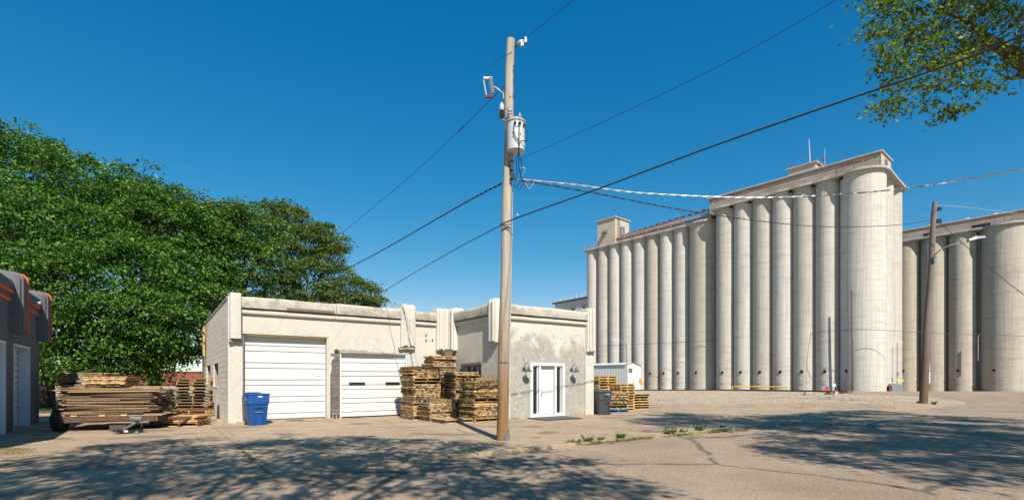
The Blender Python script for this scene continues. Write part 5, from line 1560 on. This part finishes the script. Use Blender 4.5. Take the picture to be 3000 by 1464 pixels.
# secondary leads under the can
lead = [('left drip loop below the transformer', [(1505,374,-.47),(1507,395,-.5),(1518,412,-.5),(1521,440,-.42),(1512,470,-.3),(1515,495,-.2),(1512,525,-.15),(1506,548,-.12),(1520,540,-.12),(1535,528,-.1)], 'wire'),
        ('middle drip loop below the transformer', [(1521,372,-.46),(1521,410,-.47),(1521,450,-.42),(1528,485,-.25),(1525,520,-.15),(1516,550,-.12),(1522,555,-.12),(1540,530,-.1)], 'wire'),
        ('right drip loop below the transformer', [(1536,362,-.36),(1544,385,-.4),(1546,410,-.4),(1535,414,-.45),(1524,416,-.45),(1519,450,-.4),(1522,500,-.2),(1540,545,-.1),(1550,550,-.1)], 'wire'),
        ('pale neutral lead below the transformer', [(1513,470,-.3),(1520,490,-.2),(1538,494,-.2),(1530,515,-.15),(1518,528,-.12)], 'wire_bare'),
        ('pale tail of the service cable', [(1570,525,-.1),(1560,542,-.1),(1550,553,-.1),(1540,540,-.1),(1530,528,-.1)], 'wire_bare')]
for lb, P, mt in lead: wire(lb, [at(*p) for p in P], .009 if mt == 'wire' else .006, mt, cat='wire', name='drip_loop')
mb = MB(); mb.obox(at(1500,487,-.16),(.07,.1,.22)); mb.obox(at(1502,518,-.16),(.10,.12,.12)); tag(mb.build('secondary_clamp', M['black_iron']), 'black cable clamps on the pole below the transformer', 'clamp')
mb = MB(); mb.tube([at(1470,662,-.17),at(1500,655,-.17)], .02, 6); mb.obox(at(1516,630,-.3),(.04,.04,.05)); tag(mb.build('cable_lashing', M['steel']), 'metal lashing where the thick cable meets the pole', 'clamp')

# leaning pole with street lamp
b2 = GR(2704,1181); t2 = PX(2739,594,b2.y); d2_ = t2-b2
p2 = thing('utility_pole', 'leaning dark wooden utility pole on the right with a street lamp', 'utility pole', b2)
k_ = [Vector((d2_.x*i/14 + .03*math.sin(i*.9), 0, d2_.z*i/14)) for i in range(15)]; k_[0].z = -.4
MB().tube(k_, [.235-.095*i/14 + .006*math.sin(i*3) for i in range(15)], 16).build('pole_shaft', M['pole_dark'], p2, smooth=True, angle=60)
MB().obox(Vector((d2_.x*.97+.2,-.1,d2_.z*.965)),(.25,.12,.2)).build('wire_clamp', M['black_iron'], p2)
MB().obox(Vector((d2_.x*.91+.22,-.1,d2_.z*.905)),(.3,.12,.25)).build('wire_clamp', M['black_iron'], p2)
MB().obox(Vector((d2_.x*.15+.20,-.12,1.9)),(.05,.05,1.3)).build('white_marker_strip', M['white_print'], p2)
sl = thing('street_lamp', 'cobra-head street lamp on a curved arm on the leaning pole', 'street lamp', PX(2733,757,b2.y-.1))
o0 = sl.location
P = [PX(x,y,b2.y-.1-.25*i)-o0 for i, (x,y) in enumerate(((2733,757),(2738,748),(2752,735),(2775,722),(2805,714),(2840,708)))]
MB().tube(smooth_path(P,5), .035, 8).build('arm', M['steel'], sl, smooth=True)
hd_ = P[-1]
MB().add([tuple(hd_+Vector(v)) for v in [(-.1,-.12,.02),(.35,-.18,.14),(.9,-.14,.22),(1.02,0,.22),(.9,.14,.22),(.35,.18,.14),(-.1,.12,.02),(-.1,-.1,.12),(.3,-.14,.30),(.85,-.1,.33),(.85,.1,.33),(.3,.14,.30),(-.1,.1,.12)]], [(0,6,5,4,3,2,1),(0,1,8,7),(1,2,9,8),(2,3,9),(3,10,9),(3,4,10),(4,5,11,10),(5,6,12,11),(7,8,11,12),(8,9,10,11),(0,7,12,6)]).build('luminaire', M['steel'], sl)
MB().tube([hd_+Vector((.32,0,.3)),hd_+Vector((.32,0,.4))], .06, 10).build('photocell', M['bin_grey'], sl)
MB().obox(Vector((0,-.15,-.1)),(.14,.1,.3)).build('bracket', M['steel'], sl)
wire('short pale line from the top of the leaning pole', [DP(2362,517,32), DP(2420,521,36), DP(2500,530,42), DP(2560,538,48)], .014, 'wire_bare', .6)
wire('dark line falling from the leaning pole to the right edge', [DP(2366,562,32), DP(2420,610,31.5), DP(2500,682,31), DP(2576,742,30.5), DP(2650,795,30)], .02)
tp = GR(2498,1146.2); tp2 = thing('thin_pole', 'thin dark wooden post pole in front of the corner silo', 'utility pole', tp)
zz = H + 260/F*tp.y
MB().tube([(0,0,-.3),(.03,0,4),(-.05,0,8),(-.08,0,zz)], [.15,.14,.12,.1], 10).build('pole_shaft', M['pole_dark'], tp2, smooth=True)
wire('long thin wire strung along in front of the silos', [DP(1480,871,92), DP(1640,864,86), DP(1800,857,80), DP(1990,844,72), DP(2144,829,63.5), DP(2360,839,60), DP(2576,845,58), DP(2700,849,57)], .028)
# ------------------------------------------------------------------ trees
def leaf_mesh(name, P, A, S, L, Wd, mat, parent, fold=.18):
    """P base points, A axis (unit), S side (unit), L length, Wd width -> one quad per leaf"""
    n = len(P)
    nrm = np.cross(A, S)
    v = np.empty((n, 4, 3), np.float32)
    v[:,0] = P
    v[:,1] = P + A*(L*.45)[:,None] + S*(Wd*.5)[:,None] + nrm*(Wd*fold)[:,None]
    v[:,2] = P + A*L[:,None]
    v[:,3] = P + A*(L*.45)[:,None] - S*(Wd*.5)[:,None] + nrm*(Wd*fold)[:,None]
    me = bpy.data.meshes.new(name)
    me.vertices.add(n*4); me.vertices.foreach_set('co', v.reshape(-1))
    me.loops.add(n*4); me.loops.foreach_set('vertex_index', np.arange(n*4, dtype=np.int32))
    me.polygons.add(n); me.polygons.foreach_set('loop_start', np.arange(0, n*4, 4, dtype=np.int32))
    me.polygons.foreach_set('loop_total', np.full(n, 4, np.int32))
    me.update(calc_edges=True)
    me.materials.append(mat)
    return link(name, me, parent)
def unit(a): return a/np.maximum(np.linalg.norm(a, axis=1, keepdims=True), 1e-6)
def crown_points(boughs, rg, clumps_per_m2, leaves, clump_r, droop, inner=.12, squash=.9, flat=.26):
    P, A, C = [], [], []
    for (bx_, by_, bz_, br) in boughs:
        nc = max(6, int(clumps_per_m2*4*math.pi*br*br*.5))
        d = unit(rg.normal(size=(nc,3)))
        d[:,2] = np.where(d[:,2] < -.55, -d[:,2], d[:,2])
        rad = br*(1 - np.abs(rg.normal(0,.14,nc)))*rg.uniform(.78,1.20,nc)
        cc = np.array([bx_,by_,bz_]) + d*rad[:,None]*np.array([1,1,squash])
        for k in range(nc):
            m = int(leaves*rg.uniform(.6,1.35)); rc = clump_r*rg.uniform(.65,1.3)
            o = rg.normal(0,.5,(m,3))*np.array([rc,rc,rc*flat])
            o += d[k]*rg.uniform(-.3,.35,m)[:,None]*rc
            rr = np.hypot(o[:,0],o[:,1]); o[:,2] -= droop*rr*rr/rc
            ax = unit(o*np.array([1,1,.4]) + d[k]*.45*rc + rg.normal(0,.32,(m,3))*rc)
            ax[:,2] -= .35 + droop*.5; P.append(cc[k]+o); A.append(unit(ax)); C.append(cc[k])
        ni = int(nc*leaves*inner)
        dd = unit(rg.normal(size=(ni,3)))*(br*rg.uniform(.2,.9,ni)**.6)[:,None]
        P.append(np.array([bx_,by_,bz_])+dd); A.append(unit(rg.normal(size=(ni,3))+np.array([0,0,-.4])))
    return np.concatenate(P), np.concatenate(A), C
def tree(name, label, base, boughs, mat, seed, leafL=.15, clumps=1.5, leaves=80, clump_r=.62, droop=.28, trunk_r=.28, fork=.35, group=None, twigs=False, cat='tree', lw=.56, lean=None, cull=None, limb=.42):
    rg = np.random.default_rng(seed); rr = random.Random(seed)
    root = thing(name, label, cat, base, 0, group)
    b0 = np.array(base, float)
    P, A, C = crown_points(boughs, rg, clumps, leaves, clump_r, droop)
    if cull is not None:
        keep = cull(P); P, A = P[keep], A[keep]
        C = [c for c in C if cull(np.array([c]))[0]]
    n = len(P)
    S = unit(np.cross(A, rg.normal(size=(n,3)) + np.array([0,0,.6])))
    L = leafL*rg.uniform(.65,1.25,n)
    leaf_mesh('crown', P - b0, A, S, L, L*lw*rg.uniform(.85,1.15,n), mat, root)
    mb = MB()
    bz = min(q[2]-q[3] for q in boughs); hub = Vector(lean) if lean is not None else Vector((np.mean([q[0] for q in boughs]), np.mean([q[1] for q in boughs]), 0))
    b_ = Vector(base)
    zf = b_.z + max(1.6, (np.mean([q[2] for q in boughs]) - b_.z)*fork)
    fk = Vector((b_.x + (hub.x-b_.x)*.25, b_.y + (hub.y-b_.y)*.25, zf))
    tp = [b_ + Vector((0,0,-.2)), b_ + (fk-b_)*.4 + Vector((.08,.05,0)), fk]
    mb.tube([p-b_ for p in smooth_path(tp,5)], [trunk_r*(1.25 if i == 0 else 1-.35*i/10) for i in range(11)], 12)
    for q in ([] if twigs else boughs):
        e = Vector(q[:3]); mid = fk.lerp(e,.5) + Vector((rr.uniform(-.4,.4), rr.uniform(-.4,.4), rr.uniform(.1,.7)))
        path = smooth_path([fk - Vector((0,0,.2)), mid, e], 5)
        mb.tube([p-b_ for p in path], [trunk_r*limb*(1-.75*i/(len(path)-1)) for i in range(len(path))], 7)
        for k in range(5 if not twigs else 3):
            d = Vector((rr.gauss(0,1), rr.gauss(0,1), rr.gauss(.2,.8))).normalized()*q[3]*rr.uniform(.6,.95)
            mb.tube([e-b_, e + d*.5 + Vector((0,0,.12)) - b_, e + d - b_], [trunk_r*.15, trunk_r*.1, trunk_r*.04], 5)
    mb.build('trunk', M['bark'], root, smooth=True, angle=60)
    if twigs:
        tw = MB()
        for c in C:
            c = Vector(c); q = min(boughs, key=lambda q: (Vector(q[:3])-c).length); e = Vector(q[:3])
            m_ = e.lerp(c,.5) + Vector((rr.gauss(0,.1),rr.gauss(0,.1),.12))
            tw.tube([e-b_, m_-b_, c-b_, c + (c-e).normalized()*.25 - Vector((0,0,.08)) - b_], [.010,.007,.004,.0015], 4, caps=False)
        tw.build('twigs', M['bark'], root)
    return root
def BG(*lst):        # boughs read off the photograph: (px, py, distance, radius)
    out = []
    for (px_, py_, Y, r) in lst:
        p = PX(px_, py_, Y); out.append((p.x, p.y, p.z, r))
    return out
gT = 'tall trees behind the yard'
tree('broadleaf_tree', 'largest dark green tree at the left behind the grey garage', (-25.5,28,0),
     BG((-190,600,27,3.6),(-60,490,27,2.9),(60,500,27.5,2.3),(10,700,24.5,3.2),(170,545,27,2.1),(-120,860,24,3.2),(130,700,25,2.5),(80,880,23.5,2.6),(230,640,27,2.4),(210,830,23.5,2.1),(150,1010,23.5,2.0),(255,960,24,1.7),(190,1070,23.5,1.2),(250,1060,24,1.1)),
     M['leaf_dark'], 11, .175, 1.25, 115, .74, .34, .42, .4, gT)
tree('broadleaf_tree', 'full dark green tree above the trailer and plank heap', (-19.9,28.5,0),
     BG((330,600,28,2.3),(400,600,28,2.1),(300,740,26,2.5),(440,690,27.5,2.4),(500,640,28,1.9),(380,820,25,2.4),(490,800,27,2.2),(330,940,24,1.9),(440,930,25,2.0),(390,1040,24.5,1.45),(300,1030,24,1.3),(450,1040,25,1.0),(345,1085,24,.8),(520,1050,27,.8),(470,985,25.5,1.4),(500,1045,28,.95),(545,1040,29,.8),(150,1090,26,1.0),(420,1085,26,.8),(520,900,27,1.9),(540,990,28,1.3),(560,720,29,2.2),(600,820,30,1.9)),
     M['leaf_dark'], 12, .175, 1.25, 115, .72, .34, .40, .4, gT)
tree('broadleaf_tree', 'rounded green tree rising over the corner of the block wall', (-19.0,33.5,0),
     BG((640,690,32,1.9),(720,690,32,2.0),(600,680,31,1.7),(690,790,31.5,2.2),(760,760,32.5,1.9),(640,880,30.5,1.8),(720,860,32,1.7),(590,790,30,1.9),(560,860,29,1.7),(790,680,34,1.4),(640,655,31,1.45),(700,645,32,1.2),(590,640,30,1.2)),
     M['leaf_mid'], 13, .17, 1.3, 105, .68, .34, .34, .4, gT)
tree('elm_tree', 'lighter olive elm behind the white building roof', (-16.4,38.5,0),
     BG((850,660,38,1.7),(800,640,38,1.3),(890,720,38,1.8),(940,690,38,1.1),(820,760,37.5,1.9),(960,760,38,1.5),(990,720,38,.8),(900,830,37,2.0),(985,820,38,1.2),(820,870,37,1.8),(1020,860,37.5,1.4),(1075,870,38,1.2),(1060,920,38,1.3),(960,910,37,1.9),(880,930,37,1.7),(1090,910,38,.8)),
     M['leaf_olive'], 14, .16, 3.0, 72, .52, .12, .26, .45, gT, lw=.62, limb=.3)
tree('shade_tree', 'small dark tree beside the far end of the block wall', (-18.9,31.8,0),
     BG((585,930,31.5,1.1),(560,880,31,1.2),(600,970,32,.8)), M['leaf_mid'], 15, .15, 1.5, 60, .5, .25, .2, .5, gT)

# the street tree whose limb reaches in at the upper right, and the one that shades the foreground
def in_view_gap(P):      # keep the crown off the part of the sky the photograph shows clear
    px_ = 1500 + F*P[:,0]/np.maximum(P[:,1], .1); py_ = 1110 - F*(P[:,2]-H)/np.maximum(P[:,1], .1)
    inside = (P[:,1] > .3) & (px_ < 3060) & (px_ > -60) & (py_ > -40) & (py_ < 1500)
    return ~inside
nb_ = BG((2640,40,10.2,.75),(2760,30,10.5,.9),(2900,20,10.8,1.0),(2650,130,10,.55),(2740,110,10.2,.7),(2840,110,10.4,.8),(2950,90,10.6,.85),(2590,60,10,.4),(2700,210,9.8,.55),(2770,190,10,.6),(2640,290,9.8,.42),(2700,265,9.8,.5),(2600,330,9.8,.24),(2765,270,10,.45),(2830,175,10.2,.4),(2860,262,10.1,.22),(2985,225,10.2,.42),(2980,160,10.4,.5),(2780,330,10,.16),(2580,20,10,.4),(2560,110,9.9,.22),(2585,165,9.9,.25),(2610,215,9.9,.22))
hi_ = [(9.5,8.5,10.6,1.2),(11,10.5,10.4,1.5),(12,8,9.2,1.6),(13.5,6.5,10.5,1.9),(11.5,6,11,1.7),(14,9.5,9.5,1.8),(15.5,8,11.5,2.0),(16.5,10.5,10,1.8),(12.8,4,8.8,1.5),(15,4.5,9.6,1.8),(17.5,6,10,1.8),(11,3.2,9.0,1.2),(19,9,9.5,1.7),(18,12.5,9.8,1.5),(10.2,4.6,8.6,.9),(12,1.6,9.6,1.5),(14.5,2.0,10.2,1.6),(9.6,1.2,9.6,1.2),(17,3.4,10,1.6),(10.4,-1,9.8,1.2),(21,10,10,1.5),(20,13.5,10.4,1.4),(12.5,-1.2,10,1.3)]
rt = tree('street_tree', 'roadside tree whose leafy limb hangs in at the upper right', tuple(W(14.2,-22.4)), nb_, M['leaf_near'], 16, .082, 5.0, 34, .27, .2, .34, .72, 'roadside trees', True, lw=.60, lean=(13.5,8.6,0), limb=.09)
b_ = rt.location
rg = np.random.default_rng(44)
P, A, C = crown_points(hi_, rg, 1.75, 80, .55, .25)
k_ = in_view_gap(P); P, A = P[k_], A[k_]; n = len(P)
S = unit(np.cross(A, rg.normal(size=(n,3)))); L = .17*rg.uniform(.7,1.25,n)
leaf_mesh('upper_crown', P - np.array(b_), A, S, L, L*.62, M['leaf_near'], rt)
mb = MB()
for pth, rad in (([(14.2,7.6,5.5),(13,9.0,7.2),(11.4,10.6,7.75),PX(2905,125,10.5),PX(2800,160,10.3),PX(2720,205,10)], [.26,.22,.17,.11,.055,.015]),
                 ([PX(2905,125,10.5),PX(2840,70,10.5),PX(2780,40,10.4)], [.08,.05,.02]), ([PX(2900,130,10.5),PX(2850,175,10.3),PX(2790,215,10.1),PX(2715,255,9.9)], [.06,.045,.03,.01]),
                 ([(12,10,7.5),PX(3010,225,10.3),PX(2960,232,10.2),PX(2925,215,10.2)], [.07,.045,.03,.01]), ([(13.5,8.3,6.5),(12.8,7.5,8.5),(13.2,7.2,10.5)], [.2,.15,.06]), ([(13.2,8.0,7.5),(15.5,8.5,9.5),(17.5,9.5,10)], [.16,.12,.05])):
    q = smooth_path([Vector(p) for p in pth], 5)
    rr_ = np.interp(np.linspace(0,1,len(q)), np.linspace(0,1,len(rad)), rad)
    mb.tube([p - b_ for p in q], list(rr_), 9)
mb.build('limb', M['bark'], rt, smooth=True, angle=60)

sb = [(-5.6,1.9,9.2,1.3),(-4.2,.3,8.9,1.5),(-3.0,2.2,9.4,1.3),(-1.6,.8,8.8,1.4),(-.3,2.5,9.5,1.2),(.9,1.0,8.9,1.3),(2.2,2.1,9.1,1.05),(-5.4,-1.8,9,1.4),(-3.2,-1.8,10,1.8),(0,-1.2,9.8,1.6),(2.4,-.4,9.2,1.3),(3.6,.6,9.0,.9),(-2.2,-4,10,1.8),(-4.9,2.6,10.0,.9),(-2.2,2.6,10.2,.8),(3.4,-2.4,9.2,1.2),(-1.0,2.4,10.4,.9),(1.6,2.5,9.8,.9),(4.2,-1.4,9.4,.9)]
tree('street_tree', 'roadside tree overhead that dapples the foreground with shade', tuple(W(-5.0,-23.2)), sb, M['leaf_near'], 17, .17, 1.55, 70, .50, .2, .34, .62, 'roadside trees', cull=in_view_gap, limb=.16)

# ------------------------------------------------------------------ weeds and grass
def blades(name, label, pts, h, mat, seed, w=.006, cat='grass', kind='stuff', lean=.5):
    rg = np.random.default_rng(seed); n = len(pts); P = np.array(pts, float)
    A = rg.normal(0, lean, (n,3)); A[:,2] = 1; A = unit(A)
    S = unit(np.cross(A, rg.normal(size=(n,3)))); L = h*rg.uniform(.35,1.25,n)
    o = leaf_mesh(name, P, A, S, L, np.full(n, w)*rg.uniform(.7,1.6,n), mat, None, 0)
    return tag(o, label, cat, kind=kind)
def scatter(c, rx, ry, n, rz=0, seed=0, z=.01):
    rg = np.random.default_rng(seed); a = rg.normal(0,.5,(n,2))*np.array([rx,ry]); ca, sa = math.cos(rz), math.sin(rz)
    return [(c[0]+x*ca-y*sa, c[1]+x*sa+y*ca, z) for x, y in a]
gW = 'weeds sprouting along the kerb'
def weed(px_, py_, size, label, seed, n=130):
    g = GR(px_, py_); rg = np.random.default_rng(seed)
    root = thing('weed_plant', label, 'weed', g, 0, gW)
    ns = 9; P = []; A = []; mb = MB()
    for k in range(ns):
        a = rg.uniform(0,6.28); ln = size*rg.uniform(.5,1.1); tip = np.array([math.cos(a)*ln*.7, math.sin(a)*ln*.5, ln*rg.uniform(.3,.75)])
        mb.tube([(0,0,0), tuple(tip*.5+np.array([0,0,.03])), tuple(tip)], [.006,.004,.002], 4)
        m = n//ns
        t = rg.uniform(.15,1,m)[:,None]; P.append(tip*t + rg.normal(0,.035,(m,3))*size*2); A.append(rg.normal(size=(m,3)) + np.array([math.cos(a),math.sin(a),.5]))
    P = np.concatenate(P); P[:,2] = np.abs(P[:,2]); A = unit(np.concatenate(A)); S = unit(np.cross(A, rg.normal(size=A.shape))); L = size*.24*rg.uniform(.6,1.3,len(P))
    mb.build('stems', M['weed'], root)
    leaf_mesh('leaves', P, A, S, L, L*.45, M['weed'], root)
W_ = [(1962,1272,.30,'large leafy weed at the right end of the broken kerb'),(2003,1267,.20,'small round weed right of the large kerb weed'),(2050,1262,.28,'bushy weed in the middle of the far kerb'),(2117,1253,.17,'bright green tuft near the far end of the kerb'),(1815,1284,.26,'pale leafy weed at the right of the near kerb patch'),(1760,1290,.17,'small weed between the near kerb stones'),(1722,1294,.22,'feathery weed in the near kerb patch'),(1668,1300,.18,'low weed at the left end of the near kerb patch'),(1690,1297,.16,'low weed next to the kerb end'),(2735,1184,.30,'weed growing at the right foot of the leaning pole'),(2690,1180,.22,'weed growing at the left foot of the leaning pole'),(1787,1214,.14,'little weed beside the charcoal bin'),(1507,1227,.10,'tiny weed at the wall left of the entry door'),(2330,1242,.10,'last dry tuft at the end of the kerb')]
for i, (x, y, s, l) in enumerate(W_): weed(x, y, s*1.0, l, 100+i, 260 if s > .2 else 170)
pts = []
rg = np.random.default_rng(8)
for k in range(110):
    s = rg.choice([rg.uniform(5.7,8.6), rg.uniform(9.5,12.2), rg.uniform(5.6,16)]); c = W(s, -11.33 + rg.normal(0,.07)); pts += scatter((c.x,c.y), .18, .07, 30, TH, 300+k)
blades('kerb_grass', 'thin green and straw grass along the broken kerb', pts, .085, M['weed'], 9, .007)
pts = []
for k in range(10): c = GR(1335 + rg.uniform(0,70), 1331 - rg.uniform(0,6)); pts += scatter((c.x,c.y), .2, .05, 26, TH, 400+k)
blades('driveway_grass', 'green grass tuft at the driveway edge left of the pole', pts, .10, M['weed'], 10)
pts = []
for k in range(90):
    t = rg.uniform(0,1); c = W(-.55 + rg.normal(0,.02), -7.3 - 3.9*t); pts += scatter((c.x,c.y), .05, .03, 7, 0, 500+k)
for k in range(60):
    c = W(rg.uniform(-8,9), -3.45 + rg.normal(0,.01)); pts += scatter((c.x,c.y), .06, .02, 3, 0, 600+k)
blades('joint_grass', 'sparse grass growing in the concrete joints', pts, .05, M['grass'], 11)
pts = []
for k in range(60): c = GR(rg.uniform(-60,95), rg.uniform(1317,1334)); pts += scatter((c.x,c.y), .25, .12, 40, 0, 700+k)
blades('verge_grass', 'dry yellowish grass patch at the left edge', pts, .05, M['dry_grass'], 12)
pts = []
for k in range(120): c = W(rg.uniform(-1.9,-.25), rg.uniform(-.3,3.6)); pts += scatter((c.x,c.y), .2, .2, 34, 0, 800+k, 0)
blades('wall_grass', 'patchy grass at the foot of the block wall', pts, .07, M['grass'], 13, .007)
pts = []
for k in range(420): pts += scatter((rg.uniform(-30,-14.2), rg.uniform(23.5,44)), .5, .5, 60, 0, 900+k, 0)
blades('back_lawn', 'shaded green grass under the trees behind the trailer', pts, .16, M['lawn'], 14, .014)
o = MB(); o.prism([(-60,22.5),(-21,23),(-14.4,23.6),(-16.9,33),(-22,46),(-60,48)], -.03, -.004); struct(tag(o.build('lawn', M['dirt']), 'dirt and grass ground behind the yard', 'ground'))
pts = []
for k in range(70): c = Vector((rg.uniform(9,33), rg.uniform(29,44), 0)); pts += scatter((c.x,c.y), .5, .3, 12, 0, 1400+k)
for k in range(14): c = W(rg.uniform(8,22), rg.uniform(-10,-4.5)); pts += scatter((c.x,c.y), .10, .04, 10, 0, 1500+k, .015)
blades('lot_grass', 'scattered straw-coloured tufts on the gravel lot', pts, .10, M['dry_grass'], 15, .01)
pts = []
for (s0, s1, n_) in ((1.0,3.3,14),(8.9,9.6,10),(12.0,13.4,12)):
    for k in range(n_):
        c = W(rg.uniform(s0,s1), (-.2 if s0 < 8 else WP-.06)); pts += scatter((c.x,c.y), .06, .03, 8, TH, 1700+k+int(s0*10), .016)
blades('wall_foot_grass', 'tiny weeds along the foot of the front walls', pts, .06, M['grass'], 16)
# fallen leaves and litter on the apron
rg = np.random.default_rng(77); n = 420
P = np.array([tuple(W(rg.uniform(-12,24), rg.uniform(-11,-4.2), .02)) for _ in range(n)]); A = rg.normal(size=(n,3)); A[:,2] *= .1; A = unit(A)
S = unit(np.cross(A, np.array([[0,0,1.0]]*n) + rg.normal(0,.2,(n,3)))); L = rg.uniform(.025,.07,n)
tag(leaf_mesh('fallen_leaves', P, A, S, L, L*.5, M['dry_grass'], None), 'dry leaf litter scattered over the concrete', 'leaves', kind='stuff')

# ------------------------------------------------------------------ freight cars and far shed seen under the trees
def freight_car(x, label):
    t = thing('freight_car', label, 'freight car', (x, 62.0, 0), 0, 'red freight cars behind the trees')
    MB().box(-6.6,6.6,-1.4,1.4,.9,2.35).build('body', M['boxcar'], t)
    for k in range(15): MB().box(-6.5+k*.92,-6.38+k*.92,-1.5,-1.402,.95,2.3).build('side_rib', M['boxcar'], t)
    MB().box(-6.7,6.7,-1.5,1.5,2.34,2.46).build('top_sill', M['boxcar'], t)
    MB().box(-6.8,6.8,-1.2,1.2,.75,.998).build('underframe', M['black_iron'], t)
    for cx in (-4.9,4.9):
        for dx in (-.85,.85):
            MB().tube([(cx+dx,-.85,.42),(cx+dx,-.7,.42)], .42, 16).build('wheel', M['rust'], t)
        MB().box(cx-1.3,cx+1.3,-.95,-.86,.35,.65).build('truck_frame', M['black_iron'], t)
    return t
for i, x in enumerate((-54.5,-40.6)):
    t = freight_car(x, ['left red freight car seen under the trees','right red freight car seen past the airy pallet stack'][i])
    if i: 
        MB().box(-2.6,-1.2,-1.52,-1.503,1.1,1.8).build('white_panel', M['white_print'], t)
gbk = MB(); gbk.box(-90,-30,59.5,64.5,-.05,.12); struct(tag(gbk.build('siding_ballast', M['gravel']), 'gravel bed of the far siding', 'ground'))
fs = thing('far_warehouse', 'white warehouse with blue eaves glimpsed past the block wall', 'building', (-47,78,0))
MB().box(-1.2,9,0,8,0,5.8).build('wall', M['shed_end'], fs)
MB().box(-1.6,9.4,-.5,8.4,5.81,6.5).build('roof', M['blue_roof'], fs)
# thin jet trail far up
tag(MB().tube([PX(453,509,900),PX(470,535,900)], [.10,.34], 5).build('jet_trail', M['white_print']), 'short thin white jet trail above the trees', 'contrail')
